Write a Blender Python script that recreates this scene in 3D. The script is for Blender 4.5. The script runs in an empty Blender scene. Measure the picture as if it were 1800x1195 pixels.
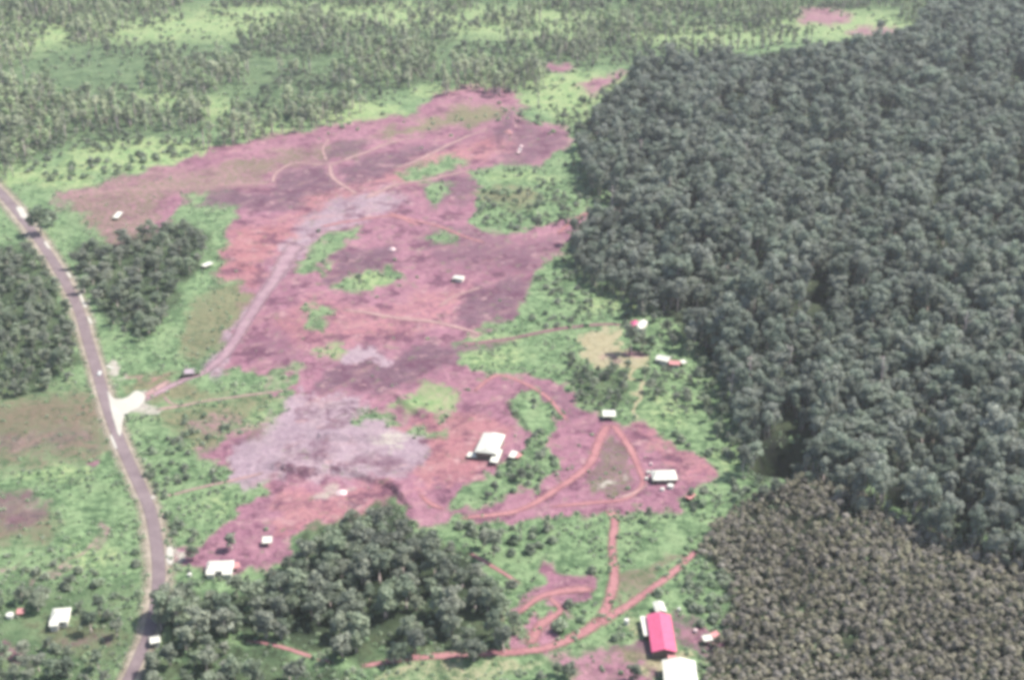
import bpy, math, random
import numpy as np
from mathutils import Vector, Matrix

random.seed(7)
rng = np.random.default_rng(11)
scene = bpy.context.scene
COL = scene.collection

# ------------------------------------------------------------------ camera, sky, sun, exposure
H = 330.0
DEP = math.radians(25.0)
FPX = 2500.0
cam_d = bpy.data.cameras.new("aerial_camera")
cam = bpy.data.objects.new("aerial_camera", cam_d)
COL.objects.link(cam)
cam.location = (0, 0, H)
cam.rotation_euler = (math.radians(65.0), 0, 0)
cam_d.sensor_width = 36.0
cam_d.lens = 50.0
cam_d.clip_start = 1.0
cam_d.clip_end = 40000.0
scene.camera = cam

SUN_EL = math.radians(55)
SUN_AZ = math.radians(74)            # from +Y (away from the camera) towards +X (right)
world = bpy.data.worlds.new("World")
scene.world = world
world.use_nodes = True
nt = world.node_tree
nt.nodes.clear()
sky = nt.nodes.new("ShaderNodeTexSky")
sky.sky_type = 'NISHITA'
sky.sun_disc = False
sky.sun_elevation = SUN_EL
sky.sun_rotation = SUN_AZ
sky.dust_density = 2.0
bg = nt.nodes.new("ShaderNodeBackground")
bg.inputs['Strength'].default_value = 0.11
wo = nt.nodes.new("ShaderNodeOutputWorld")
nt.links.new(sky.outputs[0], bg.inputs[0])
nt.links.new(bg.outputs[0], wo.inputs[0])

sun_d = bpy.data.lights.new("sun", 'SUN')
sun_d.energy = 4.2
sun_d.angle = math.radians(0.53)
sun_d.color = (1.0, 0.95, 0.86)
sun = bpy.data.objects.new("sun", sun_d)
COL.objects.link(sun)
sdir = Vector((math.sin(SUN_AZ) * math.cos(SUN_EL), math.cos(SUN_AZ) * math.cos(SUN_EL), math.sin(SUN_EL)))
sun.rotation_euler = sdir.to_track_quat('Z', 'Y').to_euler()
sun.location = (300, 900, 600)

scene.view_settings.view_transform = 'Standard'
scene.view_settings.look = 'None'
scene.view_settings.exposure = 1.14
scene.view_settings.gamma = 1.0
scene.view_settings.use_curve_mapping = False
scene.render.engine = 'CYCLES'
scene.cycles.max_bounces = 5
scene.cycles.diffuse_bounces = 3
scene.cycles.volume_bounces = 1
scene.cycles.transparent_max_bounces = 8
scene.cycles.filter_width = 4.2       # an old, slightly soft lens

# ------------------------------------------------------------------ projection helpers (photo pixels 1800 x 1195)
SD, CD = math.sin(DEP), math.cos(DEP)

def G(px, py, z=0.0):
    """the point of the plane z that the photo shows at (px, py)"""
    dx = (px - 900.0) / FPX
    dy = (597.5 - py) / FPX
    t = (H - z) / (SD - dy * CD)
    return dx * t, t * (CD + dy * SD)

def P(x, y, z):
    """numpy: world to photo pixels"""
    dep = y * CD + (H - z) * SD
    up = y * SD - (H - z) * CD
    dep = np.maximum(dep, 1.0)
    return 900.0 + FPX * x / dep, 597.5 - FPX * up / dep

def lattice(seed):
    return np.random.default_rng(seed).random((256, 256))
_LAT = {}

def vnoise(x, y, seed=0):
    if seed not in _LAT:
        _LAT[seed] = lattice(seed + 100)
    L = _LAT[seed]
    xi = np.floor(x).astype(int); yi = np.floor(y).astype(int)
    fx = x - xi; fy = y - yi
    fx = fx * fx * (3 - 2 * fx); fy = fy * fy * (3 - 2 * fy)
    a = L[xi % 256, yi % 256]; b = L[(xi + 1) % 256, yi % 256]
    c = L[xi % 256, (yi + 1) % 256]; d = L[(xi + 1) % 256, (yi + 1) % 256]
    return (a * (1 - fx) + b * fx) * (1 - fy) + (c * (1 - fx) + d * fx) * fy

def poly_sd(px, py, poly):
    """signed distance in pixels, positive inside"""
    poly = np.array(poly, float)
    n = len(poly)
    d2 = np.full(px.shape, 1e18)
    inside = np.zeros(px.shape, bool)
    for i in range(n):
        ax, ay = poly[i]; bx, by = poly[(i + 1) % n]
        ex, ey = bx - ax, by - ay
        wx, wy = px - ax, py - ay
        t = np.clip((wx * ex + wy * ey) / (ex * ex + ey * ey + 1e-9), 0, 1)
        qx, qy = wx - t * ex, wy - t * ey
        d2 = np.minimum(d2, qx * qx + qy * qy)
        c = (ay > py) != (by > py)
        if by != ay:
            inside ^= c & (px < ex * (py - ay) / (by - ay) + ax)
    d = np.sqrt(d2)
    return np.where(inside, d, -d)

def line_d(px, py, pts):
    d2 = np.full(px.shape, 1e18)
    for (ax, ay), (bx, by) in zip(pts[:-1], pts[1:]):
        ex, ey = bx - ax, by - ay
        wx, wy = px - ax, py - ay
        t = np.clip((wx * ex + wy * ey) / (ex * ex + ey * ey + 1e-9), 0, 1)
        d2 = np.minimum(d2, (wx - t * ex) ** 2 + (wy - t * ey) ** 2)
    return np.sqrt(d2)

# ------------------------------------------------------------------ land cover, as read on the ground
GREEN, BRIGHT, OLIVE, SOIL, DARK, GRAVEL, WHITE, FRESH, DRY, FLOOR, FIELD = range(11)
COVER = []
def pp(c, poly, f=6, a=1.0): COVER.append(('p', c, poly, f, a))
def el(c, cx, cy, rx, ry, f=6, a=1.0):
    COVER.append(('p', c, [(cx + rx * math.cos(k * math.pi / 7), cy + ry * math.sin(k * math.pi / 7)) for k in range(14)], f, a))
def ln(c, pts, w, f=4, a=1.0): COVER.append(('l', c, pts, f, a, w))

R_FOREST = [(1110, 125), (1200, 95), (1330, 100), (1480, 75), (1600, 55), (1640, 0), (1660, -60), (2050, -90), (2050, 1000), (1800, 960), (1720, 945),
            (1640, 915), (1560, 880), (1500, 835), (1420, 812), (1330, 835), (1300, 790), (1310, 750), (1296, 700), (1262, 645), (1235, 605),
            (1195, 575), (1150, 540), (1100, 500), (1040, 470), (1005, 435), (1000, 405), (1050, 380), (1085, 340), (1040, 310), (1012, 245), (1050, 185)]
R_PLANT = [(1225, 965), (1262, 912), (1330, 866), (1420, 826), (1500, 848), (1560, 895), (1640, 930), (1720, 960), (1800, 975), (2000, 1010),
           (2000, 1300), (1240, 1300), (1238, 1195), (1250, 1140), (1285, 1070), (1282, 1010)]
R_TOP = [(-200, -70), (1650, -70), (1640, 0), (1600, 35), (1420, 55), (1200, 85), (1100, 115), (1000, 122), (900, 142), (760, 148), (620, 178), (560, 200),
         (400, 232), (300, 250), (130, 262), (0, 300), (-200, 300)]
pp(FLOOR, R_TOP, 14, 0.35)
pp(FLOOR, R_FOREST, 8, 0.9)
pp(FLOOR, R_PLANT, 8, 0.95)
# light clearings in the far forest
for e in [(360, 45, 130, 26), (470, 25, 110, 18), (640, 25, 140, 20), (860, 30, 180, 16), (930, 55, 150, 14), (1250, 65, 130, 16), (1480, 45, 130, 26), (250, 60, 60, 14),
          (150, 55, 60, 10), (100, 60, 30, 20), (290, 175, 50, 14), (380, 190, 30, 20), (20, 70, 60, 30)]:
    el(BRIGHT, *e, 18, 0.8)
for e in [(250, 270, 110, 26), (180, 285, 80, 20), (330, 262, 90, 16), (60, 320, 110, 26), (470, 232, 60, 12), (640, 195, 70, 18), (600, 205, 60, 14), (880, 148, 70, 10),
          (780, 165, 60, 12), (1030, 150, 90, 22), (980, 175, 70, 18), (1010, 200, 40, 14)]:
    el(BRIGHT, *e, 9, 0.9)
el(GREEN, 60, 340, 120, 14, 8)
el(SOIL, 985, 118, 26, 8, 5, .9); pp(SOIL, [(1015, 152), (1090, 126), (1105, 130), (1045, 166)], 6, .9); el(SOIL, 1450, 33, 50, 11, 7, .8); el(SOIL, 1535, 55, 44, 7, 6, .8); el(FLOOR, 1480, 8, 60, 6, 5, .8); el(SOIL, 1440, 18, 40, 6, 5, .7)
# the red cleared ground
pp(SOIL, [(105, 335), (170, 325), (300, 290), (400, 255), (520, 234), (600, 215), (740, 200), (765, 165), (840, 148), (905, 158), (930, 188), (895, 196), (925, 215),
          (1000, 225), (1000, 250), (965, 285), (880, 285), (840, 300), (835, 350), (830, 395), (900, 415), (960, 395), (1030, 372), (1040, 380), (1000, 410), (988, 440),
          (960, 460), (938, 480), (930, 510), (905, 545), (860, 575), (800, 605), (800, 640), (830, 660), (900, 668), (960, 662), (1000, 690), (1030, 720), (1070, 735),
          (1140, 733), (1170, 765), (1200, 795), (1265, 832), (1225, 862), (1200, 890), (1090, 905), (1000, 915), (820, 918), (740, 915), (700, 885), (640, 895), (570, 920),
          (520, 945), (490, 985), (440, 990), (400, 1010), (330, 1000), (300, 985), (300, 955), (360, 955), (440, 885), (470, 850), (400, 825), (345, 800), (395, 765), (470, 745), (515, 715),
          (490, 690), (470, 664), (370, 645), (420, 560), (430, 500), (372, 490), (405, 450), (388, 400), (430, 372), (400, 350), (340, 335), (300, 390), (250, 430), (180, 430), (128, 400), (100, 360)], 7)
pp(OLIVE, [(110, 338), (300, 300), (480, 290), (470, 325), (300, 345), (250, 430), (160, 425), (120, 390)], 14, 0.55)
pp(OLIVE, [(390, 285), (520, 260), (640, 250), (640, 275), (480, 300), (390, 300)], 10, 0.6)
pp(OLIVE, [(640, 240), (760, 205), (860, 190), (895, 205), (800, 225), (680, 245)], 9, 0.85)
pp(OLIVE, [(775, 185), (870, 178), (900, 195), (800, 215)], 8, 0.6)
pp(OLIVE, [(340, 530), (430, 500), (450, 540), (400, 610), (330, 640), (310, 600)], 12, 0.7)
pp(GREEN, [(300, 385), (345, 340), (405, 340), (400, 395), (385, 440), (400, 470), (370, 500), (300, 520), (250, 460)], 9, 0.95)
pp(GREEN, [(110, 345), (150, 380), (190, 430), (150, 440), (90, 420)], 9, 0.8)
pp(DARK, [(480, 335), (500, 300), (570, 290), (585, 320), (640, 345), (560, 365), (430, 370), (340, 360), (380, 335)], 9, 0.9)
pp(DARK, [(595, 315), (620, 285), (700, 262), (790, 255), (740, 290), (660, 320), (620, 335)], 8, 0.9)
pp(DARK, [(570, 285), (580, 250), (640, 250), (650, 262), (600, 280)], 7, 0.8)
pp(DARK, [(560, 490), (600, 440), (680, 430), (715, 455), (690, 470), (640, 475), (580, 500)], 8, 0.95)
pp(DARK, [(740, 395), (830, 400), (900, 420), (990, 415), (985, 440), (930, 480), (860, 470), (780, 460), (730, 430)], 10, 0.65)
pp(DARK, [(800, 560), (830, 500), (900, 480), (935, 500), (900, 550), (850, 575)], 9, 0.85)
pp(DARK, [(560, 690), (570, 650), (700, 625), (800, 600), (900, 585), (905, 610), (800, 640), (700, 680), (640, 690)], 9, 0.9)
pp(DARK, [(740, 330), (800, 300), (840, 305), (832, 350), (760, 370)], 8, 0.75)
pp(DARK, [(870, 240), (900, 205), (950, 225), (1000, 232), (990, 260), (940, 285), (880, 285)], 7, 0.7)
pp(OLIVE, [(1070, 758), (1108, 800), (1122, 860), (1080, 875), (1040, 862), (1030, 835), (1050, 800)], 5, 0.6)
pp(DARK, [(1070, 758), (1108, 800), (1122, 860), (1080, 875), (1040, 862), (1030, 835), (1050, 800)], 5, 0.45)
pp(DARK, [(870, 690), (990, 680), (1030, 725), (990, 740), (930, 730)], 8, 0.5)
pp(DARK, [(430, 600), (520, 560), (560, 590), (520, 640), (440, 640)], 10, 0.4)
pp(FRESH, [(400, 400), (500, 385), (540, 340), (640, 320), (760, 270), (860, 245), (900, 260), (820, 290), (760, 310), (700, 340), (680, 370), (560, 395), (510, 430), (430, 470), (400, 460)], 12, 0.75)
pp(FRESH, [(470, 560), (560, 520), (640, 540), (760, 510), (830, 500), (800, 560), (640, 610), (520, 610)], 16, 0.55)
pp(FRESH, [(690, 740), (860, 720), (900, 740), (880, 790), (840, 850), (740, 860), (720, 800)], 10, 0.75)
pp(FRESH, [(470, 860), (560, 850), (690, 860), (680, 890), (560, 925), (490, 950)], 10, 0.7)
pp(FRESH, [(1090, 735), (1140, 735), (1200, 795), (1265, 832), (1200, 860), (1140, 790)], 8, 0.5)
pp(FRESH, [(400, 430), (470, 400), (490, 440), (450, 500), (380, 495)], 8, 0.7)
# pale lilac gravel of the diggings
pp(GRAVEL, [(400, 820), (405, 785), (470, 750), (515, 700), (560, 692), (630, 700), (640, 735), (700, 750), (745, 765), (748, 800), (700, 850), (650, 850), (560, 832), (505, 828), (470, 850), (400, 850)], 8)
pp(GRAVEL, [(598, 640), (610, 618), (655, 614), (678, 636), (640, 645)], 6)
ln(GRAVEL, [(690, 352), (640, 358), (590, 378), (545, 400), (520, 430)], 40, 13, 0.95)
ln(GRAVEL, [(545, 400), (512, 440), (485, 490), (455, 530), (430, 570), (395, 618), (362, 648)], 16, 7, 0.85)
pp(DARK, [(525, 740), (545, 705), (630, 700), (635, 730), (590, 752)], 8, 0.4)
pp(DARK, [(480, 818), (500, 790), (640, 800), (730, 815), (720, 850), (640, 835), (560, 828)], 9, 0.4)
for e in [(600, 860, 26, 9), (618, 886, 12, 4), (692, 792, 8, 6), (586, 868, 10, 6), (402, 808, 6, 20), (690, 770, 40, 12)]:
    el(WHITE, *e, 6, 0.6)
el(WHITE, 1085, 851, 16, 8, 5, 0.9); el(WHITE, 1055, 850, 16, 10, 6, 0.4)
# green islands in the clearing
for poly in [[(560, 418), (625, 395), (632, 410), (600, 440), (572, 465), (560, 490), (520, 488), (512, 468), (540, 440)],
             [(580, 500), (600, 495), (640, 478), (700, 470), (715, 488), (650, 508), (600, 526)], [(755, 410), (800, 413), (795, 430), (750, 426)],
             [(690, 310), (740, 290), (790, 278), (830, 285), (800, 300), (760, 310), (740, 330)], [(745, 330), (790, 320), (800, 345), (760, 360)],
             [(895, 712), (930, 690), (972, 716), (985, 745), (962, 770), (990, 800), (985, 830), (940, 850), (900, 872), (870, 855), (868, 822), (905, 800), (930, 770), (915, 735)],
             [(800, 882), (815, 857), (850, 845), (892, 850), (908, 868), (880, 893), (835, 906), (795, 902)]]:
    pp(GREEN, poly, 6, 0.95)
for e in [(562, 560, 19, 24), (500, 662, 26, 24), (412, 672, 30, 24), (660, 735, 36, 12), (430, 665, 22, 14), (745, 760, 30, 8)]:
    el(GREEN, *e, 7, 0.85)
for e in [(580, 618, 30, 16), (762, 702, 44, 32), (650, 493, 40, 14), (720, 715, 40, 14)]:
    el(BRIGHT, *e, 9, 0.75)
# green edges of the forest
pp(GREEN, [(835, 300), (890, 288), (960, 290), (1010, 270), (1040, 310), (1085, 345), (1000, 375), (960, 395), (900, 415), (832, 390), (838, 340)], 8)
el(OLIVE, 890, 345, 60, 16, 9, 0.7); el(BRIGHT, 920, 310, 60, 10, 8, 0.6)
pp(GREEN, [(935, 485), (965, 462), (1010, 440), (1100, 500), (1160, 545), (1200, 580), (1150, 590), (1100, 575), (1000, 575), (905, 590), (800, 605), (850, 578), (905, 548), (930, 512)], 7)
el(BRIGHT, 1080, 530, 80, 24, 12, 0.55); el(BRIGHT, 880, 588, 70, 12, 8, 0.5)
pp(GREEN, [(800, 630), (850, 608), (1000, 582), (1030, 590), (1020, 640), (1000, 690), (960, 660), (900, 662), (830, 655)], 6)
el(BRIGHT, 870, 630, 65, 20, 10, 0.5)
pp(GREEN, [(1000, 600), (1110, 650), (1190, 600), (1260, 645), (1300, 700), (1310, 800), (1290, 830), (1210, 800), (1170, 765), (1140, 733), (1070, 733), (1030, 718), (1000, 690)], 7)
el(BRIGHT, 1290, 800, 40, 24, 10, 0.5); el(BRIGHT, 1180, 720, 50, 40, 14, 0.4)
pp(DRY, [(1016, 584), (1088, 576), (1098, 612), (1130, 626), (1130, 646), (1056, 648), (1026, 632)], 4)
pp(FLOOR, [(1000, 606), (1024, 640), (1056, 654), (1104, 652), (1102, 712), (1040, 716), (1000, 690)], 8, .5)
el(SOIL, 1072, 626, 11, 7, 5, 0.7); el(SOIL, 1115, 627, 14, 4, 4, 0.7)
ln(DRY, [(1112, 645), (1115, 690), (1108, 722)], 11, 3)
pp(GREEN, [(740, 918), (830, 918), (1000, 918), (1070, 905), (1075, 960), (1070, 1040), (1040, 1105), (900, 1145), (820, 1150), (900, 1090), (880, 1010), (800, 950)], 8)
pp(GREEN, [(1090, 905), (1200, 892), (1250, 900), (1275, 900), (1225, 960), (1190, 1000), (1120, 1045), (1075, 1075), (1085, 1000), (1085, 950)], 7)
pp(DARK, [(1085, 1000), (1225, 968), (1190, 995), (1120, 1040), (1080, 1070)], 8, 0.5)
pp(OLIVE, [(1085, 1000), (1225, 968), (1190, 995), (1120, 1040), (1080, 1070)], 8, 0.5)
pp(SOIL, [(950, 985), (1000, 1015), (1050, 1022), (1052, 1050), (990, 1060), (930, 1060), (870, 1080), (960, 1035), (940, 1005)], 7)
pp(SOIL, [(915, 1095), (960, 1080), (965, 1110), (1000, 1120), (950, 1145), (915, 1130)], 7)
pp(SOIL, [(960, 1030), (1000, 1080), (1010, 1090), (960, 1050)], 4, 0.9)
pp(SOIL, [(960, 1150), (1160, 1120), (1150, 1300), (1030, 1300), (1020, 1180)], 12, 0.8)
pp(OLIVE, [(1080, 1130), (1170, 1150), (1165, 1175), (1110, 1160)], 9, 0.8)
pp(DRY, [(1090, 1075), (1150, 1090), (1150, 1125), (1095, 1118)], 8, 0.45)
pp(DRY, [(1130, 1145), (1200, 1140), (1210, 1165), (1165, 1170), (1160, 1200), (1140, 1180)], 7, 0.7)
pp(DARK, [(1080, 1125), (1150, 1128), (1150, 1142), (1075, 1142)], 7, 0.6)
pp(DRY, [(640, 1172), (850, 1158), (960, 1160), (900, 1190), (700, 1200)], 10, 0.45)
pp(DARK, [(1185, 1062), (1235, 1072), (1255, 1150), (1218, 1165), (1200, 1130)], 8, .6)
pp(SOIL, [(1210, 1095), (1240, 1100), (1235, 1120), (1210, 1115)], 5, .6)
pp(SOIL, [(1235, 1108), (1270, 1112), (1268, 1132), (1240, 1130)], 4, .7)
# left of the road
pp(FIELD, [(-250, 705), (60, 692), (150, 682), (178, 715), (192, 770), (150, 800), (40, 810), (-250, 830)], 22, 0.8)
pp(DARK, [(-250, 765), (150, 755), (180, 775), (100, 790), (-250, 810)], 10, 0.35)
pp(FIELD, [(-250, 870), (40, 870), (110, 900), (90, 945), (20, 950), (-250, 990)], 22, 0.8)
el(DARK, 30, 895, 60, 30, 12, 0.5)
el(SOIL, 152, 808, 14, 12, 5, 0.8)
el(BRIGHT, 100, 830, 60, 18, 10, 0.5); el(BRIGHT, 160, 975, 40, 26, 12, 0.55)
ln(SOIL, [(185, 925), (150, 960), (100, 1010), (62, 1045)], 9, 6, 0.55)
ln(SOIL, [(-20, 1010), (40, 995), (80, 985)], 8, 6, 0.4)
el(SOIL, 10, 1155, 40, 20, 8, 0.7)
pp(OLIVE, [(60, 1085), (190, 1080), (230, 1130), (150, 1160), (60, 1120)], 12, 0.6)
el(SOIL, 150, 1125, 34, 10, 7, 0.5)
# darker ground under the woods, tree shade put into the colour
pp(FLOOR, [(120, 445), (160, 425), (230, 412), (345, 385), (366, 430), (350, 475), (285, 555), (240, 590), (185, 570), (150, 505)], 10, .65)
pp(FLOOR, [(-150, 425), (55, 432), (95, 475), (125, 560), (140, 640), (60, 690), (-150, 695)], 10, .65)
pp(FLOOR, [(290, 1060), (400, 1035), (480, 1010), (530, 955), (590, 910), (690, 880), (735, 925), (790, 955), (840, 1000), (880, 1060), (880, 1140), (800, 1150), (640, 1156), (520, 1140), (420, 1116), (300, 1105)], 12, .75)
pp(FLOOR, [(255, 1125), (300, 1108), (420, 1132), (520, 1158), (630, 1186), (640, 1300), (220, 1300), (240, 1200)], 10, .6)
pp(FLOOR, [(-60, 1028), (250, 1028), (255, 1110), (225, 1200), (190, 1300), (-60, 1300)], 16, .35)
# right of the road
pp(OLIVE, [(225, 655), (310, 650), (300, 672), (400, 690), (330, 705), (250, 705)], 9, 0.8)
pp(OLIVE, [(250, 722), (480, 700), (500, 712), (440, 745), (390, 765), (340, 800), (300, 760)], 12, 0.6)
el(SOIL, 370, 745, 50, 14, 9, 0.45); el(SOIL, 360, 790, 30, 14, 8, 0.6)
el(BRIGHT, 460, 745, 40, 18, 10, 0.3); el(BRIGHT, 370, 890, 50, 16, 10, 0.4)
# pale gravel at the road
pp(WHITE, [(193, 690), (205, 700), (232, 688), (252, 690), (246, 716), (222, 722), (214, 732), (214, 752), (203, 738)], 4)
ln(WHITE, [(240, 712), (275, 716)], 8, 4, 0.8)
el(WHITE, 268, 872, 9, 6, 3); el(WHITE, 299, 976, 7, 20, 4); el(WHITE, 192, 644, 11, 4, 3); pp(WHITE, [(28, 364), (46, 364), (48, 382), (40, 380)], 3)
for a_, b_ in [((78, 424), (88, 438)), ((116, 476), (124, 488)), ((131, 498), (137, 508)), ((139, 513), (151, 541)), ((155, 553), (163, 572)), ((192, 756), (206, 788)), ((0, 336), (8, 345)),
               ((236, 845), (246, 870)), ((228, 800), (233, 820)), ((196, 646), (204, 650)), ((206, 652), (214, 654))]:
    ln(WHITE, [a_, b_], 5, 2.5, 0.9)
ln(FRESH, [(215, 655), (265, 660), (310, 656)], 6, 4, 0.6)

def cover(x, y):
    """land-cover weights (n, 11) of ground points"""
    px, py = P(x, y, 0.0)
    s = np.clip(FPX / (y * CD + H * SD), 0.3, 6.0)
    wx = (vnoise(x / 11, y / 17, 1) - .5) * 18 + (vnoise(x / 4, y / 6, 2) - .5) * 13
    wy = (vnoise(x / 11, y / 17, 3) - .5) * 11 + (vnoise(x / 4, y / 6, 4) - .5) * 8
    qx = px + wx * s * 0.55; qy = py + wy * s * 0.55
    W = np.zeros((len(x), 11)); W[:, GREEN] = 1
    for it in COVER:
        kind, c, pts, f, a = it[:5]
        arr = np.array(pts, float); m = 2.2 * f + (it[5] if kind == 'l' else 0) + 2
        sel = np.where((qx > arr[:, 0].min() - m) & (qx < arr[:, 0].max() + m) & (qy > arr[:, 1].min() - m) & (qy < arr[:, 1].max() + m))[0]
        if not len(sel): continue
        if kind == 'p': d = poly_sd(qx[sel], qy[sel], pts)
        else: d = it[5] / 2 - line_d(qx[sel], qy[sel], pts)
        k = np.clip(d / (2.8 * f) + .5, 0, 1); k = k * k * (3 - 2 * k) * a
        W[sel] *= (1 - k)[:, None]
        W[sel, c] += k
    return W

BANKS = [([(505, 829), (540, 834), (580, 829), (620, 833), (652, 846), (690, 856), (702, 872)], 2.6, 11), ([(585, 772), (620, 773), (655, 772)], 3.0, 10),
         ([(905, 205), (900, 235), (892, 248)], 4.0, 12), ([(380, 455), (430, 470)], 1.2, 8), ([(690, 470), (600, 455), (570, 480)], 1.6, 9),
         ([(700, 700), (740, 730), (790, 735)], 1.5, 8), ([(895, 715), (925, 745), (930, 765)], 1.5, 8)]
_BW = [(np.array([G(*p) for p in pts]), A, L) for pts, A, L in BANKS]

def height(x, y):
    x = np.asarray(x, float); y = np.asarray(y, float)
    near = np.exp(-np.maximum(np.hypot(x, y) - 1500, 0) / 800)
    h = (vnoise(x / 60, y / 60, 8) - .5) * 2.4 + (vnoise(x / 17, y / 17, 9) - .5) * 0.9 + (vnoise(x / 6, y / 6, 10) - .5) * 0.35
    h = h * near
    for pts, A, L in _BW:
        best = np.full(x.shape, 1e9); side = np.zeros(x.shape)
        for (ax, ay), (bx, by) in zip(pts[:-1], pts[1:]):
            ex, ey = bx - ax, by - ay
            wx, wy = x - ax, y - ay
            t = np.clip((wx * ex + wy * ey) / (ex * ex + ey * ey), 0, 1)
            d = np.hypot(wx - t * ex, wy - t * ey)
            up = d < best
            side = np.where(up, (ex * wy - ey * wx) * (1 if ex >= 0 else -1), side)
            best = np.minimum(best, d)
        h = h + A * np.where(side > 0, np.exp(-(best / L) ** 2), np.exp(-(best / 0.8) ** 2))
    return h

PITS = [(1370, 806, 12.5, 17), (1436, 522, 7.5, 12), (1492, 512, 4.5, 11), (1580, 872, 6, 11), (1690, 922, 7, 11), (1792, 150, 8, 12), (1790, 312, 6, 11), (1300, 185, 4.5, 9), (1557, 206, 5, 9), (1425, 212, 5, 9), (1650, 452, 5, 9), (1480, 846, 6, 9)]
_PW = [(*G(a, b), r_, d_) for a, b, r_, d_ in PITS]
_height0 = height
def height(x, y):
    h = _height0(x, y)
    for cx, cy, r_, d_ in _PW:                            # pits added under the forest to keep its gaps in shadow
        h = h - d_ * np.exp(-((np.hypot(np.asarray(x) - cx, np.asarray(y) - cy) / r_) ** 4))
    return h

def gz(x, y): return float(height(np.array([x]), np.array([y]))[0])

# ------------------------------------------------------------------ node helpers
def lin(c): return tuple(((v / 255) / 12.92 if v / 255 < .04045 else ((v / 255 + .055) / 1.055) ** 2.4) for v in c)
E_GAIN = 2.7
HZ = (0.03, 0.03, 0.035)
def alb(r, g, b):
    l = lin((r, g, b))
    return tuple(min(.8, max(.012, (l[i] - HZ[i]) / E_GAIN)) for i in range(3)) + (1,)

class NB:
    def __init__(s, name):
        s.m = bpy.data.materials.new(name); s.m.use_nodes = True
        s.t = s.m.node_tree; s.t.nodes.clear()
        s.out = s.t.nodes.new("ShaderNodeOutputMaterial")
    def n(s, typ, **kw):
        nd = s.t.nodes.new(typ)
        for k, v in kw.items(): setattr(nd, k, v)
        return nd
    def l(s, a, b): s.t.links.new(a, b)
    def setin(s, sock, v):
        if hasattr(v, 'is_linked') or isinstance(v, bpy.types.NodeSocket): s.l(v, sock)
        else: sock.default_value = v
    def math(s, op, a, b=0.0, c=0.0):
        nd = s.n("ShaderNodeMath", operation=op)
        for i, v in enumerate((a, b, c)): s.setin(nd.inputs[i], v)
        return nd.outputs[0]
    def sstep(s, v, lo, hi):
        nd = s.n("ShaderNodeMapRange", interpolation_type='SMOOTHSTEP')
        s.setin(nd.inputs['Value'], v); nd.inputs['From Min'].default_value = lo; nd.inputs['From Max'].default_value = hi
        return nd.outputs['Result']
    def mix(s, f, a, b):
        nd = s.n("ShaderNodeMix", data_type='RGBA')
        s.setin(nd.inputs['Factor'], f); s.setin(nd.inputs['A'], a); s.setin(nd.inputs['B'], b)
        return [o for o in nd.outputs if o.type == 'RGBA'][0]
    def noise(s, scale, detail=3, rough=.55, vec=None):
        nd = s.n("ShaderNodeTexNoise"); nd.inputs['Scale'].default_value = scale
        nd.inputs['Detail'].default_value = detail; nd.inputs['Roughness'].default_value = rough
        if vec is not None: s.l(vec, nd.inputs['Vector'])
        return nd.outputs['Fac']
    def bsdf(s, col, rough=.9, bump=None, metal=0.0, spec=.3):
        b = s.n("ShaderNodeBsdfPrincipled")
        s.setin(b.inputs['Base Color'], col); s.setin(b.inputs['Roughness'], rough)
        b.inputs['Metallic'].default_value = metal
        b.inputs['Specular IOR Level'].default_value = spec
        if bump is not None: s.l(bump, b.inputs['Normal'])
        return b
    def bump(s, h, strength=.5, dist=1.0):
        nd = s.n("ShaderNodeBump"); nd.inputs['Strength'].default_value = strength; nd.inputs['Distance'].default_value = dist
        s.l(h, nd.inputs['Height']); return nd.outputs[0]

# fix Mix sockets by type (names repeat between data types)
def _mix(s, f, a, b):
    nd = s.n("ShaderNodeMix", data_type='RGBA')
    s.setin(nd.inputs[0], f); s.setin(nd.inputs[6], a); s.setin(nd.inputs[7], b)
    return nd.outputs[2]
NB.mix = _mix

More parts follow.
